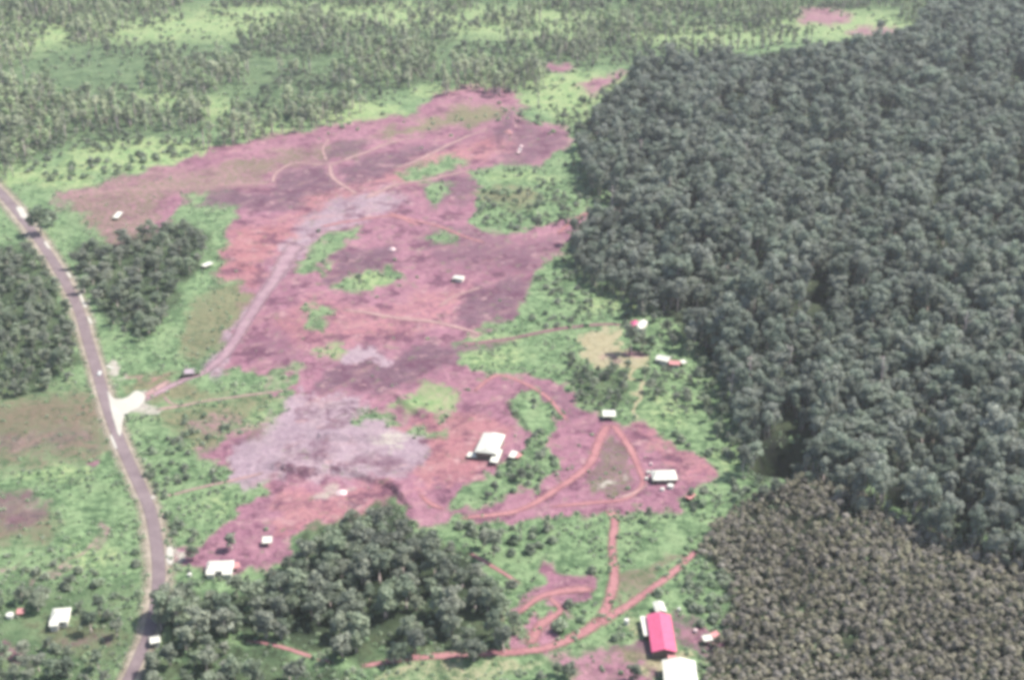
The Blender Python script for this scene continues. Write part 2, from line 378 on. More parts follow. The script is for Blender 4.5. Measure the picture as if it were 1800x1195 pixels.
def ground_material():
    b = NB("land_cover")
    geo = b.n("ShaderNodeNewGeometry").outputs['Position']
    n0 = b.noise(.018, 4, .6, geo); n1 = b.noise(.07, 5, .6, geo); n2 = b.noise(.28, 5, .65, geo); n3 = b.noise(1.1, 4, .7, geo)
    attrs = []
    for nm in ("cover_a", "cover_b", "cover_c", "cover_d"):
        a = b.n("ShaderNodeAttribute", attribute_name=nm)
        sp = b.n("ShaderNodeSeparateColor"); b.l(a.outputs['Color'], sp.inputs[0])
        attrs += [sp.outputs[0], sp.outputs[1], sp.outputs[2]]
    na = b.math('MULTIPLY_ADD', n2, .5, b.math('MULTIPLY', n3, .5))
    jit = b.math('MULTIPLY_ADD', na, 5.6, -2.8)
    v = b.sstep(b.math('MULTIPLY_ADD', n1, .5, b.math('MULTIPLY', n2, .5)), .36, .66)
    v2 = b.sstep(b.math('MULTIPLY_ADD', n0, .4, b.math('MULTIPLY', n2, .6)), .36, .64)
    cols = {GREEN: [(110, 138, 106), (190, 224, 168), v], BRIGHT: [(158, 194, 138), (222, 238, 178), v], OLIVE: [(148, 146, 120), (178, 172, 140), v2],
            SOIL: [(184, 130, 154), (220, 164, 184), v2], DARK: [(140, 110, 128), (170, 132, 152), v], GRAVEL: [(194, 168, 184), (228, 202, 214), v2],
            WHITE: [(225, 215, 205), (242, 236, 222), v], FRESH: [(206, 140, 148), (230, 168, 176), v2], DRY: [(208, 196, 160), (232, 222, 188), v],
            FLOOR: [(42, 52, 44), (78, 96, 76), v], FIELD: [(146, 142, 120), (172, 150, 136), v2]}  # FLOOR tones darkened so gaps between trees look shaded
    c = b.mix(cols[GREEN][2], alb(*cols[GREEN][0]), alb(*cols[GREEN][1]))
    for k in range(1, 11):
        w = attrs[k - 1]
        f = b.sstep(b.math('MULTIPLY_ADD', jit, b.math('SUBTRACT', 1.0, b.math('ABSOLUTE', b.math('MULTIPLY_ADD', w, 2.0, -1.0))), w), .05, .95)
        ck = b.mix(cols[k][2], alb(*cols[k][0]), alb(*cols[k][1]))
        c = b.mix(f, c, ck)
    tint = b.math('MULTIPLY', b.sstep(b.math('MULTIPLY_ADD', n1, .55, b.math('MULTIPLY', n3, .45)), .47, .66), .42)
    barek = b.math('MAXIMUM', b.math('MAXIMUM', attrs[SOIL - 1], attrs[FRESH - 1]), attrs[GRAVEL - 1])
    c = b.mix(b.math('MULTIPLY', tint, b.math('MULTIPLY_ADD', barek, -.65, 1.0)), c, alb(150, 152, 128))
    # long faint wheel and wash streaks running up across the clearing
    mp = b.n("ShaderNodeMapping"); mp.inputs['Rotation'].default_value = (0, 0, math.radians(-42)); b.l(geo, mp.inputs['Vector'])
    m2 = b.n('ShaderNodeMapping'); m2.inputs['Scale'].default_value = (.03, .11, .1); b.l(mp.outputs[0], m2.inputs['Vector']); mp = m2
    st = b.noise(1.0, 6, .66, mp.outputs[0])
    bare = b.math('MAXIMUM', b.math('MAXIMUM', attrs[SOIL - 1], attrs[FRESH - 1]), b.math('MULTIPLY', attrs[DARK - 1], .7))
    c = b.mix(b.math('MULTIPLY', b.math('MULTIPLY', b.sstep(st, .50, .68), .35), bare), c, alb(232, 184, 182))
    c = b.mix(b.math('MULTIPLY', b.math('MULTIPLY', b.sstep(st, .50, .34), .35), bare), c, alb(150, 112, 130))
    tuft = b.noise(.16, 6, .7, geo)
    c = b.mix(b.math('MULTIPLY', b.math('MULTIPLY', b.sstep(tuft, .57, .66), .7), bare), c, alb(158, 168, 134))
    bl = b.noise(.06, 6, .7, geo)
    c = b.mix(b.math('MULTIPLY', b.math('MULTIPLY', b.sstep(bl, .50, .62), .85), bare), c, alb(140, 98, 122))
    c = b.mix(b.math('MULTIPLY', b.math('MULTIPLY', b.sstep(b.noise(.11, 5, .66, geo), .56, .68), .7), bare), c, alb(238, 196, 198))
    fine = b.math('MULTIPLY_ADD', n3, 1.3, .35)
    c2 = b.n("ShaderNodeVectorMath", operation='SCALE'); b.l(c, c2.inputs[0]); b.l(fine, c2.inputs[3])
    hgt = b.math('MULTIPLY_ADD', n2, 1.6, b.math('MULTIPLY', n3, .5))
    sh = b.bsdf(c2.outputs[0], .95, b.bump(hgt, .8, 1.0), spec=.15)
    b.l(sh.outputs[0], b.out.inputs[0])
    return b.m

# ------------------------------------------------------------------ object helpers
def new_mesh(name, V, F, mats, fm=None, smooth=False):
    me = bpy.data.meshes.new(name)
    me.from_pydata([tuple(v) for v in V], [], [tuple(f) for f in F])
    for m in (mats if isinstance(mats, (list, tuple)) else [mats]): me.materials.append(m)
    if fm is not None: me.polygons.foreach_set('material_index', np.array(fm, dtype=np.int32))
    if smooth: me.polygons.foreach_set('use_smooth', np.ones(len(me.polygons), bool))
    me.update()
    return me

def link(name, me, parent=None, loc=(0, 0, 0), rz=0.0):
    o = bpy.data.objects.new(name, me); COL.objects.link(o)
    o.location = loc; o.rotation_euler = (0, 0, rz)
    if parent is not None: o.parent = parent
    return o

def tag(o, label=None, cat=None, group=None, kind=None):
    if label: o['label'] = label
    if cat: o['category'] = cat
    if group: o['group'] = group
    if kind: o['kind'] = kind
    return o

class MB:
    """collects shapes of one part"""
    def __init__(s): s.V = []; s.F = []
    def add(s, V, F):
        k = len(s.V); s.V += [tuple(v) for v in V]; s.F += [tuple(i + k for i in f) for f in F]
    def box(s, x0, x1, y0, y1, z0, z1):
        s.add([(x0, y0, z0), (x1, y0, z0), (x1, y1, z0), (x0, y1, z0), (x0, y0, z1), (x1, y0, z1), (x1, y1, z1), (x0, y1, z1)],
              [(0, 3, 2, 1), (4, 5, 6, 7), (0, 1, 5, 4), (1, 2, 6, 5), (2, 3, 7, 6), (3, 0, 4, 7)])
    def slab(s, quad, th):
        """quad of 4 points, thickened along its normal"""
        q = [Vector(p) for p in quad]
        n = (q[1] - q[0]).cross(q[3] - q[0]).normalized() * th
        s.add([*q, *[p - n for p in q]], [(0, 1, 2, 3), (7, 6, 5, 4), (0, 4, 5, 1), (1, 5, 6, 2), (2, 6, 7, 3), (3, 7, 4, 0)])
    def tube(s, pts, rad, seg=8, cap=True):
        pts = [Vector(p) for p in pts]; k0 = len(s.V)
        for i, p in enumerate(pts):
            d = (pts[min(i + 1, len(pts) - 1)] - pts[max(i - 1, 0)]).normalized()
            u = d.orthogonal().normalized(); w = d.cross(u)
            for j in range(seg):
                a = 2 * math.pi * j / seg
                s.V.append(tuple(p + (u * math.cos(a) + w * math.sin(a)) * rad[i]))
        for i in range(len(pts) - 1):
            for j in range(seg):
                a = k0 + i * seg + j; b = k0 + i * seg + (j + 1) % seg
                s.F.append((a, b, b + seg, a + seg))
        if cap:
            s.F.append(tuple(k0 + j for j in reversed(range(seg)))); s.F.append(tuple(k0 + (len(pts) - 1) * seg + j for j in range(seg)))
    def build(s, name, mat, parent=None, smooth=False):
        return link(name, new_mesh(name, s.V, s.F, mat, smooth=smooth), parent)

def plain(name, col, rough=.7, nscale=1.5, var=.25, metal=0.0, corr=None, spec=.3, bump=.2):
    b = NB(name)
    tc = b.n("ShaderNodeTexCoord").outputs['Object']
    n = b.noise(nscale, 5, .65, tc); n2 = b.noise(nscale * 7, 3, .6, tc)
    f = b.sstep(b.math('MULTIPLY_ADD', n2, .35, b.math('MULTIPLY', n, .65)), .32, .7)
    c = b.mix(f, tuple(v * (1 - var) for v in col[:3]) + (1,), tuple(min(.92, v * (1 + var * .5)) for v in col[:3]) + (1,))
    if corr:
        w = b.n("ShaderNodeTexWave", wave_type='BANDS', bands_direction=corr); w.inputs['Scale'].default_value = 2.6; w.inputs['Distortion'].default_value = 0
        b.l(tc, w.inputs['Vector'])
        bp = b.bump(w.outputs['Fac'], .35, .06)
    else:
        bp = b.bump(n2, bump, .05)
    sh = b.bsdf(c, rough, bp, metal, spec)
    b.l(sh.outputs[0], b.out.inputs[0])
    return b.m

def leaf_material(name, c_dark, c_light, hue_var=.25, transl=.36):
    """foliage: every plant has its own tone, every leaf clump varies a little"""
    b = NB(name)
    oi = b.n("ShaderNodeObjectInfo")
    at = b.n("ShaderNodeAttribute", attribute_name="leaf_tone")
    geo = b.n("ShaderNodeNewGeometry").outputs['Position']
    big = b.noise(.03, 2, .5, geo)
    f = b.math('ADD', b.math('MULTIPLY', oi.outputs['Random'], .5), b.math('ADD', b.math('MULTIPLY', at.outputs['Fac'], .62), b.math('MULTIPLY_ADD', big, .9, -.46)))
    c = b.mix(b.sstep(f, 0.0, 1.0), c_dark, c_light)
    h = b.n("ShaderNodeHueSaturation")
    wv = b.n("ShaderNodeTexWhiteNoise", noise_dimensions='1D'); b.l(oi.outputs['Random'], wv.inputs['W'])
    b.l(b.math('MULTIPLY_ADD', wv.outputs['Value'], .05, .475), h.inputs['Hue'])
    b.l(b.math('MULTIPLY_ADD', wv.outputs['Value'], hue_var * 2, 1.0 - hue_var), h.inputs['Saturation'])
    b.l(c, h.inputs['Color'])
    sh = b.bsdf(h.outputs[0], .75, None, 0, .25)
    tr = b.n("ShaderNodeBsdfTranslucent"); b.l(h.outputs[0], tr.inputs[0])
    mx = b.n("ShaderNodeMixShader"); mx.inputs[0].default_value = transl
    b.l(sh.outputs[0], mx.inputs[1]); b.l(tr.outputs[0], mx.inputs[2]); b.l(mx.outputs[0], b.out.inputs[0])
    return b.m

def A(*c): return tuple(c) + (1,)
M = dict(
    ground=ground_material(),
    leaf_forest=leaf_material("rainforest_leaves", A(.100, .120, .100), A(.355, .390, .320)),
    leaf_far=leaf_material("far_forest_leaves", A(.225, .265, .180), A(.480, .545, .350)),
    leaf_grove=leaf_material("grove_leaves", A(.125, .150, .118), A(.310, .345, .255)),
    leaf_plant=leaf_material("plantation_leaves", A(.150, .138, .108), A(.420, .390, .315), .3),
    leaf_bush=leaf_material("bush_leaves", A(.140, .170, .128), A(.300, .355, .245)),
    leaf_low=leaf_material("low_growth_leaves", A(.200, .255, .175), A(.380, .465, .300)),
    bark=plain("pale_bark", (.46, .38, .36), .9, 3, .3),
    white_roof=plain("white_sheet_roof", (.50, .495, .435), .5, .8, .2, corr='X'),
    red_roof=plain("red_painted_roof", (.46, .085, .17), .55, .6, .22, corr='X'),
    tin_roof=plain("dull_tin_roof", (.30, .24, .27), .7, .8, .3, corr='X'),
    pink_roof=plain("rusty_pink_roof", (.45, .20, .20), .7, .8, .3, corr='X'),
    magenta_roof=plain("magenta_roof", (.36, .07, .15), .7, .8, .3, corr='X'),
    cream_wall=plain("cream_wall", (.58, .54, .48), .85, .8, .2),
    timber_wall=plain("weathered_timber_wall", (.16, .12, .10), .9, 1.2, .35),
    dark_door=plain("dark_door", (.07, .055, .05), .7, 2, .3),
    glass=plain("window_glass", (.06, .075, .085), .15, 1, .1, spec=.6),
    tank=plain("white_tank", (.52, .51, .46), .5, 2, .15),
    concrete=plain("pale_concrete", (.42, .40, .37), .9, 1, .2),
    metal=plain("grey_metal", (.3, .3, .31), .5, 2, .2, .6),
    car_white=plain("white_car_paint", (.66, .66, .62), .3, 2, .05, spec=.5),
    tyre=plain("black_rubber", (.02, .02, .02), .9, 4, .2),
    soil_heap=plain("loose_red_soil", (.30, .15, .16), .95, 1.5, .3, bump=.6),
    pale_heap=plain("loose_pale_soil", (.55, .42, .42), .95, 1.5, .25, bump=.6),
)

# ------------------------------------------------------------------ ground: one fan-shaped sheet, fine near, reaching far
def build_ground():
    py = np.concatenate([np.linspace(1560, -110, 560), [-160, -220, -290, -360, -430, -490, -530, -548]])
    yy = np.array([G(900, p)[1] for p in py])
    yy = np.concatenate([[-4000, -800, -150, 60, 180, 260], yy])
    ux = np.concatenate([[-14000, -6000, -3000, -1400, -900, -600, -450], np.linspace(-330, 2130, 760), [2250, 2400, 2700, 3200, 4800, 7800, 15800]])
    u = (ux - 900) / FPX
    dep = np.maximum(yy, 330.0) * CD + H * SD
    X = u[None, :] * dep[:, None]; Y = np.repeat(yy[:, None], len(u), 1)
    nr, nc = X.shape
    x, y = X.ravel(), Y.ravel()
    z = height(x, y)
    W = cover(x, y)
    rough = (W[:, SOIL] + W[:, FRESH] + .6 * W[:, DARK] + .4 * W[:, GRAVEL])
    z = z + rough * ((vnoise(x / 5.3 + y / 19, y / 7.1 - x / 23, 21) - .5) * .22)
    me = bpy.data.meshes.new("ground")
    me.vertices.add(nr * nc); me.vertices.foreach_set('co', np.stack([x, y, z], 1).astype(np.float32).ravel())
    i = np.arange(nr - 1)[:, None] * nc + np.arange(nc - 1)[None, :]
    quads = np.stack([i, i + 1, i + nc + 1, i + nc], -1).reshape(-1, 4)
    nq = len(quads)
    me.loops.add(nq * 4); me.loops.foreach_set('vertex_index', quads.ravel().astype(np.int32))
    me.polygons.add(nq); me.polygons.foreach_set('loop_start', (np.arange(nq) * 4).astype(np.int32))
    me.polygons.foreach_set('use_smooth', np.ones(nq, bool))
    me.update(calc_edges=True)
    for k, nm in enumerate(("cover_a", "cover_b", "cover_c", "cover_d")):
        at = me.attributes.new(nm, 'FLOAT_COLOR', 'POINT')
        d = np.ones((nr * nc, 4), np.float32)
        for j in range(3):
            q = 1 + k * 3 + j
            d[:, j] = W[:, q] / np.maximum(1e-6, W[:, :q + 1].sum(1)) if q < 11 else 0
        at.data.foreach_set('color', d.ravel())
    me.materials.append(M['ground'])
    o = link("ground", me); tag(o, "green and red-soil ground of the clearing and forest", kind="structure")
build_ground()

# ------------------------------------------------------------------ road and tracks: soft-edged strips that lie on the ground
def strip_material(name, ca, cb, soft=.5, fleck=None, opaque=False):
    b = NB(name)
    geo = b.n("ShaderNodeNewGeometry").outputs['Position']
    n1 = b.noise(.12, 4, .6, geo); n2 = b.noise(.6, 4, .65, geo); n3 = b.noise(2.5, 3, .6, geo)
    c = b.mix(b.sstep(b.math('MULTIPLY_ADD', n1, .6, b.math('MULTIPLY', n2, .4)), .35, .65), ca, cb)
    sh = b.bsdf(c, .92, b.bump(b.math('MULTIPLY_ADD', n2, 1.0, b.math('MULTIPLY', n3, .4)), .4, .4), spec=.2)
    e = b.n("ShaderNodeAttribute", attribute_name="edge").outputs['Fac']
    k = b.math('ADD', e, b.math('MULTIPLY_ADD', b.math('MULTIPLY_ADD', n2, .6, b.math('MULTIPLY', n1, .4)), 1.1 * soft, -.55 * soft))
    f = b.sstep(k, .5 - .42 * soft - .03, .5 + .42 * soft + .03)
    tr = b.n("ShaderNodeBsdfTransparent"); mx = b.n("ShaderNodeMixShader")
    b.l(f, mx.inputs[0]); b.l(tr.outputs[0], mx.inputs[1]); b.l(sh.outputs[0], mx.inputs[2]); b.l(mx.outputs[0], b.out.inputs[0])
    return b.m

def smooth_line(pts, step):
    """Catmull-Rom through ground points, resampled"""
    P_ = [np.array(p, float) for p in pts]
    P_ = [2 * P_[0] - P_[1]] + P_ + [2 * P_[-1] - P_[-2]]
    out = []
    for i in range(1, len(P_) - 2):
        p0, p1, p2, p3 = P_[i - 1:i + 3]
        n = max(2, int(np.linalg.norm(p2[:2] - p1[:2]) / step))
        for k in range(n):
            t = k / n
            out.append(.5 * (2 * p1 + (p2 - p0) * t + (2 * p0 - 5 * p1 + 4 * p2 - p3) * t * t + (3 * p1 - p0 - 3 * p2 + p3) * t ** 3))
    out.append(P_[-2])
    return np.array(out)

def strip(name, pix, wpx, mat, dz, label=None, ends=True):
    """wpx: width in photo pixels at each point (or one number); the strip gets its real width in metres"""
    ws = wpx if isinstance(wpx, (list, tuple)) else [wpx] * len(pix)
    pts = []
    for (a, b), w in zip(pix, ws):
        x, y = G(a, b)
        pts.append((x, y, w * (y * CD + H * SD) / FPX))
    L = smooth_line(pts, 1.8)
    d = np.gradient(L[:, :2], axis=0); d /= np.maximum(1e-6, np.linalg.norm(d, axis=1))[:, None]
    nrm = np.stack([-d[:, 1], d[:, 0]], 1)
    off = np.array([-1.0, -.7, -.35, 0, .35, .7, 1.0]); ed = np.array([0, .42, .85, 1, .85, .42, 0])
    V = []; E = []; n = len(L)
    for i in range(n):
        q = L[i, :2][None] + nrm[i][None] * (off * L[i, 2] * .72)[:, None]
        zz = height(q[:, 0], q[:, 1])
        zz = np.maximum(zz, zz.mean() - .25) + dz
        V += [(q[j, 0], q[j, 1], zz[j]) for j in range(7)]
        f = min(1, i / 2.5, (n - 1 - i) / 2.5) if ends else 1
        E += list(ed * f)
    F = [(i * 7 + j, i * 7 + j + 1, i * 7 + 8 + j, i * 7 + 7 + j) for i in range(n - 1) for j in range(6)]
    me = new_mesh(name, V, F, mat, smooth=True)
    at = me.attributes.new("edge", 'FLOAT', 'POINT'); at.data.foreach_set('value', np.array(E, np.float32))
    return tag(link(name, me), label, kind="structure")

ROAD = [(-60, 285), (0, 338), (40, 385), (75, 432), (110, 487), (137, 540), (155, 600), (170, 650), (185, 700), (200, 745), (222, 800), (245, 850), (262, 890), (273, 940),
        (279, 990), (279, 1030), (274, 1070), (262, 1115), (245, 1155), (224, 1200), (195, 1260), (150, 1340)]
m_asph = strip_material("worn_asphalt", alb(162, 144, 151), alb(184, 166, 170), .3)
m_should = strip_material("sandy_shoulder", alb(200, 184, 168), alb(232, 218, 202), .95)
m_track = strip_material("red_track", alb(208, 146, 154), alb(230, 170, 172), 1.15)
m_pale = strip_material("pale_pink_track", alb(212, 172, 174), alb(232, 194, 190), 1.1)
m_white = strip_material("pale_road_gravel", alb(244, 238, 226), alb(252, 248, 238), .35)
m_lilac = strip_material("lilac_haul_gravel", alb(196, 160, 176), alb(220, 186, 196), 1.2)
m_mauve = strip_material("mauve_track", alb(164, 124, 136), alb(184, 140, 150), .8)
strip("road_shoulder", ROAD, [36] * 8 + [40] * 5 + [52] * 4 + [44] * 5, m_should, .10, "pale sandy shoulder along both sides of the asphalt road", False)
strip("road", ROAD, [17] * 4 + [18, 18, 19, 20, 21, 21, 21, 22, 22, 23, 24, 24, 23, 22, 22, 23, 24, 25], m_asph, .22, "winding mauve-grey asphalt road down the left side", False)
strip("haul_road", [(520, 428), (504, 455), (485, 490), (456, 530), (430, 570), (398, 618), (365, 648), (325, 664), (285, 682), (248, 702)], [30, 28, 25, 22, 21, 20, 18, 16, 16, 18], m_lilac, .13, "wide lilac-grey gravel haul road curving down the clearing to the asphalt")
def patch(name, poly, mat, dz, label, inset=.72):
    """a flat patch of gravel with ragged edges, laid on the ground"""
    pts = smooth_line([(*G(*p), 0) for p in poly + poly[:1]], 1.2)[:-1, :2]
    c = pts.mean(0); n = len(pts); V = []; E = []; F = []
    for k, (q, e) in enumerate([(1.12, 0), (.92, .75), (inset, 1), (inset * .5, 1), (.02, 1)]):
        r_ = c + (pts - c) * q; z = height(r_[:, 0], r_[:, 1]) + dz
        V += [(a, b_, c_) for (a, b_), c_ in zip(r_, z)]; E += [e] * n
        if k: F += [((k - 1) * n + i, (k - 1) * n + (i + 1) % n, k * n + (i + 1) % n, k * n + i) for i in range(n)]
    me = new_mesh(name, V, F, mat, smooth=True)
    at = me.attributes.new("edge", 'FLOAT', 'POINT'); at.data.foreach_set('value', np.array(E, np.float32))
    return tag(link(name, me), label, kind="structure")
patch("gravel_apron", [(188, 684), (203, 699), (222, 696), (240, 684), (256, 692), (246, 712), (226, 722), (216, 734), (213, 758), (208, 762), (200, 738), (194, 715)], m_white, .27, "bright pale gravel apron flaring where the haul road meets the asphalt")
for a_, b_, w_, lab in [((262, 868), (276, 877), 11, "pale gravel patch at the lower road bend"), ((298, 955), (300, 1000), 13, "pale gravel lay-by beside the lower road"), ((182, 640), (206, 651), 7, "pale gravel wedge above the white car"),
    ((32, 362), (46, 386), 13, "pale gravel patch beside the tree at the upper road bend"), ((78, 424), (89, 440), 6, "pale shoulder strip below the upper road bend"), ((138, 511), (152, 542), 6, "longest pale shoulder strip along the upper road"),
    ((154, 552), (162, 573), 6, "pale shoulder strip below the longest one along the upper road"), ((116, 475), (126, 490), 5, "short pale shoulder strip, second down the upper road"), ((192, 756), (206, 790), 5, "pale shoulder strip on the left side below the apron")]:
    strip("gravel_patch", [a_, ((a_[0] + b_[0]) / 2, (a_[1] + b_[1]) / 2), b_], w_, m_white, .25, lab)
for pix, w, m, lab in [
    ([(690, 300), (740, 282), (800, 250), (860, 228)], [6, 7, 6, 5], m_pale, "pale path along the top of the bare strip below the quarry"),
    ([(640, 352), (690, 330), (760, 318), (830, 300)], [8, 7, 6, 5], m_pale, "pale path from the haul road toward the quarry"),
    ([(560, 400), (620, 388), (690, 380), (740, 396)], [7, 7, 6, 6], m_track, "red path leaving the haul road bend"),
    ([(830, 690), (880, 660), (950, 690), (1000, 740)], [7, 7, 7, 6], m_track, "faint red arc above the green strip"),
    ([(905, 1085), (950, 1050), (1000, 1038), (1050, 1040)], [9, 12, 16, 12], m_track, "worn red ground left of the track junction"),
    ([(930, 1140), (950, 1100), (985, 1075), (960, 1045)], [18, 16, 9, 7], m_track, "worn red patch above the wide red track"),
    ([(850, 590), (780, 570), (700, 560), (600, 545)], [8, 9, 9, 7], m_pale, "pale wheel track across the lower middle of the clearing"),
    ([(632, 1166), (720, 1155), (850, 1150), (955, 1142), (1030, 1110), (1058, 1085)], [9, 13, 15, 16, 17, 17], m_track, "wide red track running left from the red-roofed house"),
    ([(1052, 1096), (1070, 1060), (1080, 1015), (1076, 965), (1080, 915), (1066, 897)], [16, 14, 13, 11, 12, 10], m_track, "red track climbing from the fork to the upper yard"),
    ([(1045, 1102), (1100, 1068), (1150, 1034), (1190, 1004), (1228, 968)], [18, 13, 12, 11, 8], m_track, "red track slanting up to the brown plantation edge"),
    ([(805, 913), (880, 904), (930, 890), (980, 860), (1020, 832), (1042, 805), (1052, 775), (1070, 742)], [9, 10, 11, 12, 12, 13, 13, 13], m_track, "curved red track to the open white shelter"),
    ([(1076, 742), (1102, 775), (1118, 810), (1130, 850), (1100, 878), (1040, 886), (960, 892)], [12, 11, 10, 8, 8, 8, 6], m_track, "red track looping past the white-roofed store"),
    ([(1140, 850), (1120, 866), (1080, 880)], 7, m_pale, "short pale track below the white-roofed store"),
    ([(820, 966), (850, 985), (880, 1004), (920, 1030)], [6, 7, 6, 5], m_track, "thin red footpath through the bushes"),
    ([(500, 692), (440, 697), (350, 706), (270, 717)], [5, 5, 6, 7], m_pale, "thin pale track from the gravel apron to the diggings"),
    ([(300, 664), (268, 684), (242, 700)], [10, 12, 14], m_pale, "pale haul track leaving the gravel apron"),
    ([(285, 690), (300, 705), (320, 708)], 4, m_pale, "short footpath beside the gravel apron"),
    ([(272, 874), (330, 862), (400, 848), (470, 832)], [5, 5, 6, 7], m_pale, "thin pale track from the lower road bend to the gravel pad"),
    ([(808, 607), (850, 602), (930, 588), (1000, 576), (1060, 572), (1105, 571)], [12, 10, 9, 9, 8, 6], m_mauve, "mauve track leading to the hut with the magenta roof"),
    ([(478, 322), (488, 302), (520, 287), (580, 289), (640, 271), (690, 251), (752, 238)], [6, 6, 5, 6, 6, 6, 5], m_pale, "pale footpath across the upper clearing"),
    ([(580, 290), (584, 312), (606, 330), (630, 345)], [6, 7, 6, 5], m_pale, "hooked pale footpath joining the gravel haul road"),
    ([(574, 284), (568, 262), (580, 246)], 4, m_pale, "faint branch of the upper footpath"),
    ([(478, 322), (420, 324), (330, 330), (220, 336), (112, 346)], [5, 4, 4, 5, 4], m_pale, "faint footpath along the upper left of the clearing"),
    ([(680, 374), (760, 394), (820, 416), (856, 430)], [7, 6, 6, 5], m_track, "bare red line crossing the middle of the clearing"),
    ([(980, 412), (1005, 392), (1036, 374)], [6, 8, 9], m_track, "red track entering the forest edge"),
    ([(430, 1126), (480, 1134), (540, 1150), (590, 1164)], [5, 7, 7, 6], m_track, "red track half hidden under the lower trees"),
    ([(735, 870), (755, 885), (785, 897)], [8, 9, 10], m_track, "red track down the side of the gravel pad"),
    ([(770, 540), (800, 518), (850, 500)], [5, 5, 4], m_pale, "short pale streak of path below the white hut"),
]:
    strip("dirt_track", pix, [v * 1.25 for v in w] if isinstance(w, list) else w * 1.25, m, .22, lab)

# ------------------------------------------------------------------ plants
def leaf_cloud(seed, lobes, nleaf, size, squash=.8, core=True):
    """lobes: (x, y, z, r); leaf clumps on and a little inside the lobes' surfaces"""
    r = np.random.default_rng(seed)
    L = np.array(lobes, float)
    wgt = L[:, 3] ** 2; wgt /= wgt.sum()
    V = []; F = []; T = []
    lob_tone = r.random(len(L))
    k = 0; tries = 0
    while k < nleaf and tries < nleaf * 6:
        tries += 1
        i = r.choice(len(L), p=wgt)
        d = r.normal(size=3); d /= np.linalg.norm(d)
        if d[2] < -.55: continue
        rad = L[i, 3] * (1.0 - .32 * r.random() ** 2)
        p = L[i, :3] + d * rad * np.array([1, 1, squash])
        ins = False
        for j in range(len(L)):
            if j != i and np.linalg.norm((p - L[j, :3]) / np.array([1, 1, squash])) < L[j, 3] * .72: ins = True; break
        if ins: continue
        n = d * .9 + np.array([0, 0, .55]) + r.normal(size=3) * .8; n /= np.linalg.norm(n)
        u = np.cross(n, r.normal(size=3)); u /= np.linalg.norm(u); w = np.cross(n, u)
        s = size * (.55 + .8 * r.random())
        a, b2 = s * (.5 + .2 * r.random()), s * (.38 + .25 * r.random())
        bend = n * s * .12
        V += [p - u * a - bend, p - w * b2 * (.7 + .6 * r.random()), p + u * a * (.8 + .4 * r.random()) - bend, p + w * b2]
        F.append((4 * k, 4 * k + 1, 4 * k + 2, 4 * k + 3))
        T.append(.55 * lob_tone[i] + .45 * r.random())
        k += 1
    if core:                              # leafy mass so the crown is no shell, inner shade put into its darker tone
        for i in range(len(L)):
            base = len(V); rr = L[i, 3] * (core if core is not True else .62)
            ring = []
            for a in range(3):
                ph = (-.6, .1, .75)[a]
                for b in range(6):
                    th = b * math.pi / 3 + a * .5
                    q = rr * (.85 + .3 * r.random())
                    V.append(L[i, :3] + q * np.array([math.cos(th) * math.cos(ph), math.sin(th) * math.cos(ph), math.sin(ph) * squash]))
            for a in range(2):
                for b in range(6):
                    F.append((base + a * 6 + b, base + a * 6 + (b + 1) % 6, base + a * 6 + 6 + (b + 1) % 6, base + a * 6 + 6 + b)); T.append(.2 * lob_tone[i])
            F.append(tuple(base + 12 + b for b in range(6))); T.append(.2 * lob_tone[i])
    return V, F, T

def crown_mesh(name, seed, lobes, nleaf, size, mat, squash=.8, core=True, extra=None, extra_mat=None):
    V, F, T = leaf_cloud(seed, lobes, nleaf, size, squash, core)
    mats = [mat]; fm = [0] * len(F)
    if extra is not None:
        k = len(V); V = V + extra.V; F = F + [tuple(i + k for i in f) for f in extra.F]; T = T + [.5] * len(extra.F)
        mats.append(extra_mat); fm += [1] * len(extra.F)
    me = new_mesh(name, V, F, mats, fm)
    at = me.attributes.new("leaf_tone", 'FLOAT', 'FACE'); at.data.foreach_set('value', np.array(T, np.float32))
    return me

def tree_parts(seed, h, cr, base_frac, nlobe, nleaf, size, mat, spread=1.0, trunk_r=.3, squash=.8, open_=False, lr=(.34, .52), zr=(.25, .72), core=.62):
    """unit tree in metres: (crown mesh, trunk mesh)"""
    r = random.Random(seed)
    lobes = []; cz0 = h * base_frac; cz1 = h
    for i in range(nlobe):
        a = 2 * math.pi * (i + r.random() * .6) / nlobe; q = cr * r.uniform(.3, .74) * spread
        z = cz0 + (cz1 - cz0) * r.uniform(*zr)
        lobes.append((q * math.cos(a), q * math.sin(a), z, cr * r.uniform(*lr)))
    lobes.append((cr * r.uniform(-.15, .15), cr * r.uniform(-.15, .15), cz1 - cr * .42, cr * r.uniform(.4, .55)))
    if nlobe > 5: lobes.append((cr * r.uniform(-.3, .3), cr * r.uniform(-.3, .3), (cz0 + cz1) / 2, cr * .5))
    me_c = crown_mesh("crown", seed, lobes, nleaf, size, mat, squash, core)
    t = MB()
    bx, by = r.uniform(-.3, .3), r.uniform(-.3, .3)
    fork = (bx, by, cz0 + (cz1 - cz0) * .25)
    t.tube([(0, 0, -.6), (bx * .3, by * .3, h * .25), (bx * .8, by * .8, cz0 * .8), fork], [trunk_r * 1.35, trunk_r, trunk_r * .8, trunk_r * .62], 7)
    for lb in lobes[:6]:
        mid = ((fork[0] + lb[0]) / 2, (fork[1] + lb[1]) / 2, (fork[2] * .55 + lb[2] * .45))
        t.tube([fork, mid, (lb[0], lb[1], lb[2])], [trunk_r * .5, trunk_r * .33, trunk_r * .12], 5, False)
    me_t = new_mesh("trunk", t.V, t.F, M['bark'], smooth=True)
    return me_c, me_t

